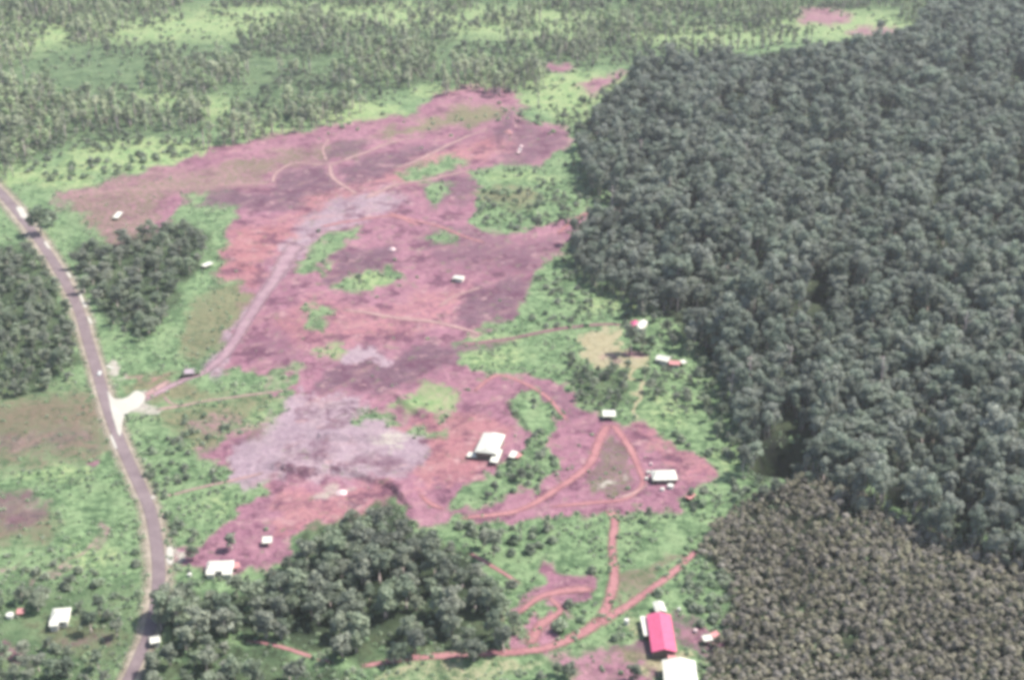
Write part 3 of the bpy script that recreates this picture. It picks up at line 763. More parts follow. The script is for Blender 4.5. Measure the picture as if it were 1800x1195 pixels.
PROTO = {}
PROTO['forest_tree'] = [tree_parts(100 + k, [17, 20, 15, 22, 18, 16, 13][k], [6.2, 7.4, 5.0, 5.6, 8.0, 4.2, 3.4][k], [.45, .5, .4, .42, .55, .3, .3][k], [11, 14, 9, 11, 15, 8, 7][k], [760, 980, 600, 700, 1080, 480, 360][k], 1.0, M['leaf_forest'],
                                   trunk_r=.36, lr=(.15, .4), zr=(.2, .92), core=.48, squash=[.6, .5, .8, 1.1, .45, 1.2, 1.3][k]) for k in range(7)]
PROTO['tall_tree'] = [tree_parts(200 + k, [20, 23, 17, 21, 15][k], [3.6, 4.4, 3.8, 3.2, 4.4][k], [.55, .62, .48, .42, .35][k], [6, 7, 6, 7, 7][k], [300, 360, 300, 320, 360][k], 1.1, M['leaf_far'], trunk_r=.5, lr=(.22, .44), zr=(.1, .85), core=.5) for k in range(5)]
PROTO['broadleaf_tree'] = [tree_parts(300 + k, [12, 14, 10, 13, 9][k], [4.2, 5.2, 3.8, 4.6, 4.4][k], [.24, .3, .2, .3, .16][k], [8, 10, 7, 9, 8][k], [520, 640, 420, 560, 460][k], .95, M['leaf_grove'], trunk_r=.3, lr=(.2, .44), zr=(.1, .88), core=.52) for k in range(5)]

def young_mesh(seed):
    r = random.Random(seed); t = MB()
    h = r.uniform(3.6, 5.0); cr = r.uniform(1.3, 1.8)
    t.tube([(0, 0, -.4), (0, 0, h * .5), (.1, .05, h * .75)], [.12, .09, .05], 5)
    lobes = [(cr * .45 * math.cos(a), cr * .45 * math.sin(a), h * r.uniform(.5, .75), cr * r.uniform(.45, .62)) for a in (0, 2.1, 4.2)] + [(0, 0, h * .85, cr * .5)]
    return crown_mesh("young_tree", seed, lobes, 210, .44, M['leaf_plant'], .85, True, t, M['bark'])
def bush_mesh(seed, mat, n=150, size=.42):
    r = random.Random(seed)
    lobes = [(r.uniform(.3, .75) * math.cos(a + r.random()), r.uniform(.3, .75) * math.sin(a + r.random()), r.uniform(.35, .8), r.uniform(.42, .68)) for a in (0, 1.3, 2.5, 3.8, 5.0)]
    lobes.append((0, 0, 1.0, .55))
    t = MB(); t.tube([(0, 0, -.3), (0.05, 0, .5), (.1, .05, .9)], [.07, .05, .02], 5)
    return crown_mesh("bush", seed, lobes, n, size, mat, .85, True, t, M['bark'])
PROTO['young_tree'] = [young_mesh(400 + k) for k in range(5)]
PROTO['bush'] = [bush_mesh(500 + k, M['leaf_bush']) for k in range(4)]
LOW = [bush_mesh(540 + k, M['leaf_low'], 90, .5) for k in range(3)]

HEIGHTS = {'forest_tree': 18, 'tall_tree': 21, 'broadleaf_tree': 12, 'young_tree': 4.3, 'bush': 1.5}
FIRST = {}                                                # first object of each prototype, for the copies

def place(kind, x, y, scale, label, group, rot=None, var=None, name=None):
    k = rng.integers(len(PROTO[kind])) if var is None else var
    z = gz(x, y); rz = random.uniform(0, 6.28) if rot is None else rot
    if kind in ('young_tree', 'bush'):
        o = link(name or kind, PROTO[kind][k])
    else:
        key = (kind, k)
        if key not in FIRST:
            o = bpy.data.objects.new(kind, None); o.empty_display_size = .5; COL.objects.link(o)
            kids = [link("crown", PROTO[kind][k][0], o), link("trunk", PROTO[kind][k][1], o)]
            FIRST[key] = (o, kids)
        else:
            src, kids = FIRST[key]
            o = src.copy(); COL.objects.link(o)
            for ch in kids:
                c = ch.copy(); COL.objects.link(c); c.parent = o
        if name: o.name = name
    o.location = (x, y, z); o.rotation_euler = (0, 0, rz)
    zs = 1.3 if kind == 'forest_tree' else 1.0
    o.scale = (scale * random.uniform(.9, 1.12), scale * random.uniform(.9, 1.12), scale * zs * random.uniform(.85, 1.15))
    for k_ in ('label', 'category', 'group'):
        if k_ in o: del o[k_]
    return tag(o, label, 'bush' if kind == 'bush' else 'tree', group)

def scatter(poly, spacing, kind_h, jitter=.42, holes=(), lift=.6):
    """jittered grid over the ground whose plants appear inside the polygon"""
    arr = np.array(poly, float)
    ys = [max(-75, arr[:, 1].min() - 5), arr[:, 1].max() + 60]
    y1 = G(900, ys[0])[1]; y0 = G(900, min(ys[1], 1400))[1]
    tmax = (y1 * CD + H * SD)
    x0, x1 = (arr[:, 0].min() - 900) / FPX * tmax, (arr[:, 0].max() - 900) / FPX * tmax
    x0 = min(x0, (arr[:, 0].min() - 900) / FPX * (y0 * CD + H * SD)); x1 = max(x1, (arr[:, 0].max() - 900) / FPX * (y0 * CD + H * SD))
    gx, gy = np.meshgrid(np.arange(x0, x1, spacing), np.arange(y0, y1, spacing * .9))
    gx[1::2] += spacing / 2
    x = gx.ravel() + rng.uniform(-jitter, jitter, gx.size) * spacing; y = gy.ravel() + rng.uniform(-jitter, jitter, gx.size) * spacing
    px, py = P(x, y, kind_h * lift)
    ok = poly_sd(px, py, poly) > 0
    bx_, by_ = P(x, y, 0.0)
    for hx, hy, hrx, hry in holes: ok &= (((px - hx) / hrx) ** 2 + ((py - hy) / hry) ** 2 > 1) if hrx < 60 and kind_h > 5 and holes is not BASE_HOLES else True
    for hx, hy, hrx, hry in holes: ok &= ((bx_ - hx) / hrx) ** 2 + ((by_ - hy) / hry) ** 2 > 1
    ok &= (line_d(bx_, by_, ROAD) > 17)
    return x[ok], y[ok]

def stuff(name, pts_list, protos, label, zs=1.0):
    """countless further plants as one object: points that carry the shapes of the individual plants"""
    X = np.concatenate([p[0] for p in pts_list]); Y = np.concatenate([p[1] for p in pts_list]); S = np.concatenate([p[2] for p in pts_list])
    Z = height(X, Y); n = len(X)
    me = bpy.data.meshes.new(name); me.vertices.add(n)
    me.vertices.foreach_set('co', np.stack([X, Y, Z], 1).astype(np.float32).ravel())
    def attr(nm, ty, data, field='value'):
        a = me.attributes.new(nm, ty, 'POINT'); a.data.foreach_set(field, data.ravel())
    rot = np.zeros((n, 3), np.float32); rot[:, 2] = rng.uniform(0, 6.28, n); rot[:, 0] = rng.normal(0, .04, n); rot[:, 1] = rng.normal(0, .04, n)
    sc = np.stack([S * rng.uniform(.88, 1.15, n), S * rng.uniform(.88, 1.15, n), S * zs * rng.uniform(.85, 1.15, n)], 1).astype(np.float32)
    attr('spin', 'FLOAT_VECTOR', rot, 'vector'); attr('size', 'FLOAT_VECTOR', sc, 'vector')
    attr('shape_id', 'INT', rng.integers(0, len(protos), n).astype(np.int32))
    o = link(name, me); tag(o, label, kind="stuff")
    ng = bpy.data.node_groups.new(name + "_nodes", 'GeometryNodeTree')
    ng.interface.new_socket(name="Geometry", in_out='INPUT', socket_type='NodeSocketGeometry'); ng.interface.new_socket(name="Geometry", in_out='OUTPUT', socket_type='NodeSocketGeometry')
    N = ng.nodes.new; Lk = ng.links.new
    gi = N('NodeGroupInput'); go = N('NodeGroupOutput'); iop = N('GeometryNodeInstanceOnPoints'); ja = N('GeometryNodeJoinGeometry')
    for objs in reversed(protos):
        jb = N('GeometryNodeJoinGeometry')
        for ob in objs:
            oi = N('GeometryNodeObjectInfo'); oi.inputs['Object'].default_value = ob; oi.transform_space = 'ORIGINAL'
            Lk(oi.outputs['Geometry'], jb.inputs[0])
        g2 = N('GeometryNodeGeometryToInstance'); Lk(jb.outputs[0], g2.inputs[0]); Lk(g2.outputs[0], ja.inputs[0])
    def named(nm, dt):
        a = N('GeometryNodeInputNamedAttribute'); a.data_type = dt; a.inputs['Name'].default_value = nm; return a.outputs[0]
    e2r = N('FunctionNodeEulerToRotation'); Lk(named('spin', 'FLOAT_VECTOR'), e2r.inputs[0])
    Lk(gi.outputs[0], iop.inputs['Points']); Lk(ja.outputs[0], iop.inputs['Instance']); iop.inputs['Pick Instance'].default_value = True
    Lk(named('shape_id', 'INT'), iop.inputs['Instance Index']); Lk(e2r.outputs[0], iop.inputs['Rotation']); Lk(named('size', 'FLOAT_VECTOR'), iop.inputs['Scale'])
    Lk(iop.outputs[0], go.inputs[0])
    md = o.modifiers.new("plants", 'NODES'); md.node_group = ng
    return o

def proto_objs(kind):
    return [FIRST[(kind, k)][1] for k in range(len(PROTO[kind])) if (kind, k) in FIRST]

def take_nearest(x, y, s, n, margin=0):
    """indices of the n plants that show largest in the frame, and the rest"""
    px, py = P(x, y, 2.0)
    vis = (px > -10) & (px < 1810) & (py > -15) & (py < 1215)
    sc = np.where(vis, s / (y * CD + H * SD), 0)
    order = np.argsort(-sc)
    n = min(n, int(vis.sum()))
    return order[:n], order[n:]

BASE_HOLES = [(388, 1000, 34, 18), (285, 1130, 38, 20), (470, 955, 16, 10), (1195, 1190, 44, 40), (1176, 1120, 44, 50), (105, 1088, 30, 26), (1165, 634, 20, 14), (1196, 638, 26, 10), (1132, 588, 34, 22), (1112, 690, 9, 50), (500, 1142, 90, 9), (860, 985, 40, 10)]
# ---- rainforest at right
TRACK_GAPS = [(530, 1166, 74, 18), (630, 1190, 70, 20), (450, 1140, 50, 18), (470, 1150, 66, 20), (560, 1172, 50, 18), (620, 1186, 50, 14)]
HOUSE_GAPS = [(1160, 578, 44, 16), (1225, 640, 36, 14)]
holes = HOUSE_GAPS + [(1370, 810, 42, 32), (1440, 520, 26, 26), (1430, 560, 10, 16), (1455, 545, 10, 20), (1492, 510, 8, 24), (1580, 870, 22, 26), (1690, 920, 26, 20), (1790, 150, 22, 22), (1790, 310, 16, 22), (1700, 110, 14, 20),
         (1300, 180, 12, 14), (1555, 205, 14, 14), (1425, 210, 14, 18), (1460, 345, 12, 20), (1650, 450, 18, 14), (1550, 495, 12, 12), (1650, 330, 12, 14), (1360, 195, 12, 14), (1810, 640, 20, 30), (1790, 745, 14, 20)]
holes = [(a, b, c + (4 if c > 40 else -1), d + (10 if c > 40 else 2)) for a, b, c, d in holes]
fx, fy = scatter(R_FOREST, 4.7, 18, holes=holes, jitter=.6)
fs = rng.uniform(.42, .74, len(fx)) * (.78 + .5 * vnoise(fx / 24, fy / 30, 63)) * np.where(rng.random(len(fx)) < .08, 1.4, 1.0)
def gap(x, y): return vnoise(x / 15, y / 19, 61) * .6 + vnoise(x / 5.5, y / 6.5, 62) * .4
k_ = gap(fx, fy) < .63
fx, fy, fs = fx[k_], fy[k_], fs[k_]
near, rest = take_nearest(fx, fy, fs, 290)
fpx, fpy = P(fx, fy, 10.0)
sd = poly_sd(fpx, fpy, R_FOREST)
for i in near:
    if sd[i] < 30 and fpx[i] < 1330: lab, gr = "grey-green rainforest tree on the forest edge facing the red clearing", "rainforest edge trees facing the clearing"
    elif sd[i] < 34: lab, gr = "tall rainforest tree on the edge above the brown plantation", "rainforest trees above the brown plantation"
    elif fpx[i] > 1560: lab, gr = "broad-crowned tree deep in the rainforest near the right frame edge", "rainforest trees near the right frame edge"
    else: lab, gr = "broad-crowned tree packed inside the rainforest around the dark gap", "rainforest trees around the dark gap"
    place('forest_tree', fx[i], fy[i], fs[i], lab, gr)
P_FOREST = proto_objs('forest_tree')
stuff("forest", [(fx[rest], fy[rest], fs[rest])], P_FOREST, "packed grey-green rainforest filling the right side further back", 1.3)
# low trees between the big ones
ux_, uy_ = scatter(R_FOREST, 6.4, 6, holes=holes, lift=.5)
k_ = gap(ux_, uy_) < .60
ux_, uy_ = ux_[k_], uy_[k_]
us_ = rng.uniform(.3, .55, len(ux_))
UNDER = (ux_, uy_, us_)

# ---- far forest with pale trunks
BR = [(985, 118, 30, 10), (1055, 145, 46, 16), (1450, 30, 60, 14), (1530, 55, 44, 9), (360, 50, 120, 22), (470, 25, 100, 14), (640, 28, 120, 16), (930, 58, 130, 12), (1250, 72, 130, 14), (1480, 52, 130, 26), (250, 62, 50, 12), (100, 65, 30, 16), (380, 196, 26, 12), (290, 182, 36, 10)]
tx, ty = scatter(R_TOP, 9.0, 21, holes=BR, lift=.62, jitter=.6)
k_ = vnoise(tx / 55, ty / 75, 41) * .65 + vnoise(tx / 19, ty / 25, 42) * .35 < .49
tx, ty = tx[k_], ty[k_]
ts = rng.uniform(.5, 1.12, len(tx))
near, rest = take_nearest(tx, ty, ts, 290)
tpx, tpy = P(tx, ty, 10.0)
for i in near:
    if tpx[i] < 330: lab, gr = "slender pale-trunked tree in the thin forest above the road, upper left", "pale-trunked trees at upper left"
    elif tpx[i] < 700: lab, gr = "slender pale-trunked tree along the far edge of the red clearing", "pale-trunked trees behind the clearing"
    else: lab, gr = "slender tree in the dark band of forest behind the quarry", "slender trees behind the quarry"
    place('tall_tree', tx[i], ty[i], ts[i], lab, gr)
FILL = scatter(R_TOP, 9.5, 8, holes=[(a, b, c * .7, d * .7) for a, b, c, d in BR], lift=.5, jitter=.6)
k_ = vnoise(FILL[0] / 40, FILL[1] / 55, 43) < .60
FILL = (FILL[0][k_], FILL[1][k_])
stuff("far_forest", [(tx[rest], ty[rest], ts[rest])], proto_objs('tall_tree'), "hazy far forest of slender pale-trunked trees across the top")

# ---- brown plantation at lower right
yx, yy = scatter(R_PLANT, 2.45, 4.3, jitter=.62)
k_ = vnoise(yx / 7, yy / 9, 71) * .6 + vnoise(yx / 25, yy / 33, 72) * .4 < .8
yx, yy = yx[k_], yy[k_]
ys_ = rng.uniform(.5, 1.2, len(yx))
near, rest = take_nearest(yx, yy, ys_, 290)
for i in near:
    place('young_tree', yx[i], yy[i], ys_[i], "small brown-green tree in the brown plantation's front rows along the bottom frame edge", "young plantation trees along the bottom edge")
YOUNG_OBJ = [[o] for o in [next(o for o in COL.objects if o.data == m) for m in PROTO['young_tree']]]
stuff("plantation", [(yx[rest], yy[rest], ys_[rest])], YOUNG_OBJ, "even brown-green plantation of small trees covering the lower right")

# ---- groves and lower wood of broadleaf trees
GROVES = [
    ([(120, 445), (160, 425), (230, 412), (290, 398), (345, 385), (366, 430), (350, 475), (300, 500), (285, 555), (240, 590), (185, 560), (150, 505)], 8.2, (.62, 1.0), "dark rounded tree in the grove between the road and the clearing", "trees of the roadside grove"),
    ([(-150, 425), (55, 432), (95, 475), (125, 560), (140, 640), (60, 685), (-150, 690)], 8.0, (.6, .95), "dark green tree in the wood left of the road", "trees of the wood left of the road"),
    ([(290, 1050), (330, 1035), (400, 1030), (480, 1005), (530, 950), (590, 905), (640, 892), (690, 888), (724, 900), (735, 925), (790, 950), (830, 985), (880, 1040), (910, 1100), (890, 1138), (800, 1148),
      (640, 1152), (590, 1152), (520, 1132), (430, 1112), (360, 1112), (300, 1100)], 7.6, (.7, 1.12), "large broad-crowned tree in the wood below the gravel pad", "trees of the lower wood"),
    ([(262, 1120), (300, 1100), (420, 1126), (520, 1150), (630, 1180), (640, 1300), (220, 1300), (250, 1200)], 7.8, (.62, .95), "tree in the bottom strip of wood beside the road, below the red track", "trees of the bottom wood"),
    ([(60, 1128), (110, 1110), (150, 1150), (210, 1150), (225, 1200), (160, 1300), (30, 1300), (30, 1190)], 8.6, (.5, .8), "tree in the garden wood below the L-shaped white house", "trees below the L-shaped house"),
    ([(-20, 1030), (70, 1025), (85, 1050), (70, 1062), (-20, 1066)], 8.5, (.45, .75), "garden tree in the row above the oval white tank, lower left", "trees above the oval tank"),
    ([(135, 1060), (180, 1040), (250, 1040), (252, 1130), (190, 1135), (140, 1110)], 8.5, (.4, .75), "garden tree between the L-shaped white house and the road", "trees between the L-shaped house and the road"),
    ([(0, 1130), (60, 1120), (40, 1260), (-60, 1260), (-60, 1130)], 9, (.4, .75), "tree in the lower left corner of the gardens", "trees in the lower left corner"),
    ([(1010, 425), (1090, 490), (1160, 540), (1240, 605), (1300, 690), (1316, 790), (1265, 785), (1225, 690), (1160, 610), (1090, 545), (1000, 470)], 8, (.28, .65), "small tree at the ragged foot of the rainforest by the grass slope", "small trees along the rainforest foot"),
    ([(850, 345), (930, 320), (1080, 300), (1090, 345), (1050, 385), (960, 395), (900, 408)], 9.5, (.25, .5), "small tree in the green strip at the right edge of the clearing", "small trees at the clearing's right edge"),
    ([(965, 205), (1010, 180), (1110, 120), (1060, 200), (1020, 250), (1050, 310), (1000, 285), (1010, 240)], 9, (.3, .65), "small tree at the quarry-side corner of the rainforest", "small trees at the quarry-side corner"),
    ([(1290, 850), (1420, 800), (1560, 860), (1720, 925), (1900, 965), (1900, 1010), (1720, 975), (1560, 930), (1500, 880), (1420, 850), (1320, 880)], 7.5, (.35, .7), "tree straggling from the rainforest into the brown plantation", "trees straggling into the plantation"),
    ([(1020, 645), (1105, 645), (1100, 705), (1040, 712), (1005, 690), (1000, 610)], 5.6, (.32, .5), "small orchard tree in the garden rows above the open shelter", "orchard trees above the shelter"),
    ([(1125, 645), (1255, 640), (1290, 700), (1200, 705), (1128, 690)], 6.4, (.34, .58), "garden tree below the pink-roofed houses at the forest edge", "garden trees below the pink-roofed houses"),
]
cand = []
for gi_, (poly, sp, (s0, s1), lab, gr) in enumerate(GROVES):
    gx, gy = scatter(poly, sp, 12 * (s0 + s1) / 2, holes=BASE_HOLES + TRACK_GAPS, lift=.62)
    k_ = vnoise(gx / 12, gy / 15, 81) * .7 + vnoise(gx / 5, gy / 6, 82) * .3 < .71
    gx, gy = gx[k_], gy[k_]
    gs = rng.uniform(s0 * .75, s1, len(gx))
    cand.append((gx, gy, gs, np.full(len(gx), gi_)))
gx, gy, gs, gk = [np.concatenate(c) for c in zip(*cand)]
dry = cover(gx, gy)[:, DRY] < .3
gx, gy, gs, gk = gx[dry], gy[dry], gs[dry], gk[dry]
near, rest = take_nearest(gx, gy, gs, 245)
for i in near:
    place('broadleaf_tree', gx[i], gy[i], gs[i], GROVES[gk[i]][3], GROVES[gk[i]][4])
WOOD_REST = (gx[rest], gy[rest], gs[rest])

def snag_mesh(seed):
    r = random.Random(seed); t = MB(); h = r.uniform(19, 25)
    t.tube([(0, 0, -.6), (.2, 0, h * .4), (.5, .3, h * .75), (.6, .5, h)], [.55, .42, .3, .12], 7)
    for k in range(6):
        z = h * r.uniform(.55, .92); a = r.uniform(0, 6.28); q = r.uniform(1.6, 3.6)
        t.tube([(.45, .2, z), (.45 + q * .5 * math.cos(a), .2 + q * .5 * math.sin(a), z + q * .5), (.45 + q * math.cos(a), .2 + q * math.sin(a), z + q * .8)], [.16, .11, .04], 5)
    return new_mesh("dead_tree", t.V, t.F, M['bark'], smooth=True)
for k, (px, py, lab) in enumerate([
    (1283, 705, "pale dead trunk at the forest edge, lowest of those left of the light gap"), (1316, 690, "pale dead trunk standing above the forest edge by the grass slope"),
    (1384, 668, "bare pinkish trunk in the forest above the dark gap"), (1442, 718, "leaning bare trunk in the forest above the dark gap, right of its neighbour"),
    (1545, 690, "tall bare trunk in the lighter patch of rainforest"), (1690, 610, "forked bare trunk rising from the rainforest at right"),
    (1770, 600, "bare pinkish trunk nearest the right frame edge"), (1766, 672, "bare pale trunk below the one nearest the right frame edge"),
    (1124, 280, "bare pale trunk at the upper left corner of the rainforest"), (1310, 290, "bare white trunk in the upper rainforest"),
    (1075, 372, "pale dead tree standing where the red track meets the forest"), (46, 148, "thick pale bare trunk at the upper left of the far forest")]):
    x, y = G(px, py + 10); o = link("dead_tree", snag_mesh(700 + k), None, (x, y, gz(x, y)), random.uniform(0, 6)); tag(o, lab, 'tree')

# single trees, each placed where its base meets the ground in the photo
for px, py, kind, s, lab in [
    (72, 412, 'broadleaf_tree', 1.6, "dark tree overhanging the road bend at upper left"),
    (92, 396, 'broadleaf_tree', 1.15, "smaller dark tree just behind the one overhanging the upper road bend"),
    (946, 192, 'tall_tree', .95, "lone dark slender tree above the quarry casting a long shadow"),
    (893, 160, 'bush', 3.0, "dark rounded bush on the light grass left of the lone slender tree"),
    (915, 214, 'broadleaf_tree', .55, "dark bushy tree on the upper lip of the quarry"),
    (945, 216, 'broadleaf_tree', .6, "bushy tree right of the lip of the quarry below the lone slender tree"),
    (990, 216, 'broadleaf_tree', .7, "rounded dark tree between the quarry and the rainforest"),
    (1020, 236, 'broadleaf_tree', .65, "dark tree at the rainforest corner right of the quarry"),
    (945, 378, 'broadleaf_tree', .75, "wide dark tree in the green strip right of the clearing"),
    (775, 342, 'broadleaf_tree', .42, "small dark tree among the bushes in the upper middle of the clearing"),
    (630, 488, 'bush', 1.9, "dark bush at the end of the bright grass island in mid clearing"),
    (870, 866, 'broadleaf_tree', .62, "dark tree in the oval green island at the foot of the clearing"),
    (858, 876, 'broadleaf_tree', .45, "lower dark tree on the left in the oval green island"),
    (916, 846, 'broadleaf_tree', .5, "dark tree below the little white and pink hut"),
    (1140, 918, 'broadleaf_tree', .5, "lone dark spreading tree on the grass below the white-roofed store"),
    (868, 978, 'broadleaf_tree', .85, "dark tree at the top of the thin red footpath"),
    (850, 962, 'broadleaf_tree', .6, "tree just left of the dark one above the thin red footpath"),
    (915, 950, 'tall_tree', .5, "slender dark tree below the curved red track, left of its twin"),
    (962, 935, 'tall_tree', .5, "slender dark tree below the curved red track, right of its twin"),
    (1108, 622, 'broadleaf_tree', 1.15, "dark rounded tree beside the dry lawn"),
    (1127, 614, 'broadleaf_tree', 1.0, "dark tree between the dry lawn and the magenta-roofed hut"),
    (1142, 624, 'broadleaf_tree', .85, "dark tree just left of the pink-roofed houses"),
    (408, 968, 'broadleaf_tree', .85, "rounded green tree behind the wide white-roofed house"),
    (338, 985, 'broadleaf_tree', .6, "small tree between the road lay-by and the wide white-roofed house"),
    (322, 660, 'broadleaf_tree', .38, "small dark tree beside the dull mauve hut on the haul track"),
    (345, 655, 'bush', 2.2, "dark bush right of the dull mauve hut on the haul track"),
    (1000, 1068, 'bush', 2.2, "rounded bush between the red tracks, left one of two"),
    (985, 1108, 'bush', 3.2, "large low bush inside the fork of red soil left of the junction"),
    (1022, 1092, 'bush', 1.8, "dark bush right beside the red track junction"),
    (900, 1030, 'bush', 2.2, "dark bush below the end of the thin red footpath"),
    (1158, 1048, 'bush', 2.2, "dark bush behind the white annex of the red-roofed house"),
    (1080, 1126, 'bush', 1.6, "dark bush by the yard left of the red-roofed house"),
    (1000, 1195, 'broadleaf_tree', .75, "dark tree at the bottom frame edge left of the red yard"),
    (980, 1190, 'broadleaf_tree', .6, "smaller tree left of the one at the bottom edge by the red yard"),
    (1115, 1200, 'broadleaf_tree', .65, "dark tree at the bottom edge left of the big white-roofed building"),
    (950, 1200, 'broadleaf_tree', .5, "small tree at the bottom frame edge below the wide red track"),
    (300, 1172, 'broadleaf_tree', .95, "dark tree just below the small white roadside hut"),
    (290, 1084, 'broadleaf_tree', 1.05, "tree leaning over the lower road, farthest of four"),
    (288, 1098, 'broadleaf_tree', 1.2, "largest of four trees leaning over the lower road"),
    (284, 1110, 'broadleaf_tree', .9, "tree leaning over the lower road just above the small white hut"),
    (306, 1098, 'broadleaf_tree', 1.1, "tree behind the four that lean over the lower road"),
    (240, 995, 'bush', 2.0, "dark bush left of the road, lower one of a pair"),
    (238, 972, 'bush', 1.8, "dark bush left of the road, upper one of a pair"),
    (122, 1035, 'broadleaf_tree', .55, "dark tree behind the L-shaped white house"),
    (55, 1052, 'broadleaf_tree', .55, "tree between the oval white tank and the L-shaped white house"),
    (1215, 878, 'broadleaf_tree', .55, "dark tree at the right corner of the red yard by a pale plank hut"),
    (1235, 885, 'broadleaf_tree', .6, "dark tree right of the pale plank hut at the yard corner"),
    (560, 408, 'bush', 1.6, "dark bush in the green island beside the gravel haul road"),
    (568, 462, 'bush', 1.4, "bush at the lower tip of the green island beside the haul road"),
]:
    x, y = G(px, py)
    place(kind, x, y, s, lab, None)

# ---- bushes in groups
BUSHES = [
    ([(240, 775), (280, 735), (440, 720), (480, 740), (400, 770), (345, 810), (430, 850), (440, 880), (360, 940), (300, 930), (280, 890), (255, 830)], 9, (1.0, 2.0), "low bush on the rough grass between the road and the gravel pad", "bushes between road and gravel pad"),
    ([(320, 890), (350, 950), (295, 945), (285, 890)], 8, (1.2, 2.0), "dark bush in the row beside the lower road", "bushes beside the lower road"),
    ([(835, 300), (1000, 285), (1080, 345), (960, 392), (900, 412), (835, 390)], 10, (1.2, 2.4), "bush in the pale green strip between clearing and rainforest", "bushes at the clearing's right edge"),
    ([(940, 490), (1000, 445), (1150, 550), (1100, 570), (930, 575)], 9, (1.1, 2.2), "bush on the bright green slope above the mauve track", "bushes above the mauve track"),
    ([(1150, 720), (1290, 700), (1300, 800), (1230, 800), (1180, 760)], 8.5, (1.2, 2.4), "bush on the grass below the rainforest beside the store", "bushes between the store and the rainforest"),
    ([(870, 820), (900, 800), (930, 700), (975, 720), (985, 830), (900, 870)], 8, (1.1, 2.0), "bush in the green strip right of the big white roof", "bushes right of the big white roof"),
    ([(760, 920), (1000, 925), (1060, 990), (1060, 1010), (950, 980), (830, 960)], 8.5, (1.3, 2.6), "bush in the thicket below the curved red track", "bushes below the curved red track"),
    ([(0, 1000), (180, 985), (255, 1000), (255, 1050), (150, 1050), (0, 1050)], 9, (1.2, 2.2), "bush in the rough garden above the L-shaped white house", "bushes above the L-shaped house"),
    ([(1265, 905), (1200, 895), (1280, 840), (1330, 850)], 7, (1.3, 2.2), "bush between the red yard and the brown plantation", "bushes beside the brown plantation"),
    ([(1180, 1010), (1225, 985), (1280, 1010), (1280, 1060), (1240, 1120), (1205, 1060)], 6.5, (1.2, 2.2), "bush between the red-roofed house and the plantation", "bushes behind the red-roofed house"),
    ([(130, 262), (420, 240), (400, 260), (250, 300), (100, 320), (0, 310)], 14, (1.6, 3.0), "bush on the bright grass above the clearing at upper left", "bushes on the upper bright grass"),
]
cand = []
for gi_, (poly, sp, (s0, s1), lab, gr) in enumerate(BUSHES):
    bx, by = scatter(poly, sp * .72, 2.5, holes=BASE_HOLES, lift=.4, jitter=.7)
    cl = vnoise(bx / 13, by / 17, 51) > .47; bx, by = bx[cl], by[cl]
    W = cover(bx, by); keep = (W[:, SOIL] + W[:, FRESH] + W[:, GRAVEL] + W[:, DRY]) < .4
    bx, by = bx[keep], by[keep]
    cand.append((bx, by, rng.uniform(s0, s1, len(bx)), np.full(len(bx), gi_)))
bx, by, bs, bk = [np.concatenate(c) for c in zip(*cand)]
near, rest = take_nearest(bx, by, bs, 270)
for i in near:
    place('bush', bx[i], by[i], bs[i], BUSHES[bk[i]][3], BUSHES[bk[i]][4])
BUSH_REST = (bx[rest], by[rest], bs[rest])

# ---- knee-high growth over all green ground: nobody could count it
def low_growth():
    n = 46000
    px = rng.uniform(-120, 1920, n); py = rng.uniform(-40, 1260, n)
    x = np.empty(n); y = np.empty(n)
    dx = (px - 900) / FPX; dy = (597.5 - py) / FPX; t = H / (SD - dy * CD)
    x = dx * t; y = t * (CD + dy * SD)
    keep = rng.random(n) < np.clip((t / 800) ** 1.2, .3, 1)
    x, y, px, py = x[keep], y[keep], px[keep], py[keep]
    W = cover(x, y)
    g = W[:, GREEN] + W[:, BRIGHT] * .8 + W[:, FLOOR] * .5 + .22 * W[:, OLIVE] + .05 * W[:, DARK] + .2 * W[:, FIELD] + .06 * W[:, SOIL] * (vnoise(x / 8, y / 10, 35) > .62)
    cl = vnoise(x / 11, y / 11, 31)
    ok = (rng.random(len(x)) < g * np.clip((cl - .25) * 2.2, .05, 1)) & (line_d(px, py, ROAD) > 15)
    for cx, cy, r_, d_ in _PW: ok &= np.hypot(x - cx, y - cy) > r_ * 1.2
    for hx, hy, rx, ry in BASE_HOLES: ok &= ((px - hx) / rx) ** 2 + ((py - hy) / ry) ** 2 > .5
    x, y = x[ok], y[ok]
    s = rng.uniform(.35, 1.0, len(x)) * np.where(y > 1050, 2.0, 1.0) * (0.7 + .5 * vnoise(x / 20, y / 20, 33))
    return x, y, s
lows = []
lo_root = []
lx, ly, ls = low_growth()
for k, me in enumerate(LOW):
    o = link("bush", me, None, (lx[k], ly[k], gz(lx[k], ly[k]))); o.scale = (.8, .8, .8)
    lo_root.append([o])
# the three shapes stand in the clearing's margin as bushes of their own
for o, (px, py), lab in zip([r[0] for r in lo_root], [(702, 488), (500, 668), (413, 678)],
                            ["low pale bush at the right end of the bright grass island", "low pale bush in the round green patch near the gravel pad", "low pale bush in the green patch beside the dull mauve hut"]):
    x, y = G(px, py); o.location = (x, y, gz(x, y)); o.scale = (1.6, 1.6, 1.4); tag(o, lab, 'bush')
stuff("undergrowth", [(lx, ly, ls), BUSH_REST], lo_root, "low green scrub and grass tussocks covering the open ground")
stuff("wood_fill", [WOOD_REST], proto_objs('broadleaf_tree'), "further trees of the groves and lower wood, merged into one mass")
stuff("forest_understorey", [UNDER, (*FILL, rng.uniform(.2, .75, len(FILL[0])))], proto_objs('broadleaf_tree'), "low trees filling the shade between the taller forest trees")
print("low", len(lx), "forest", len(fx), "far", len(tx), "young", len(yx))

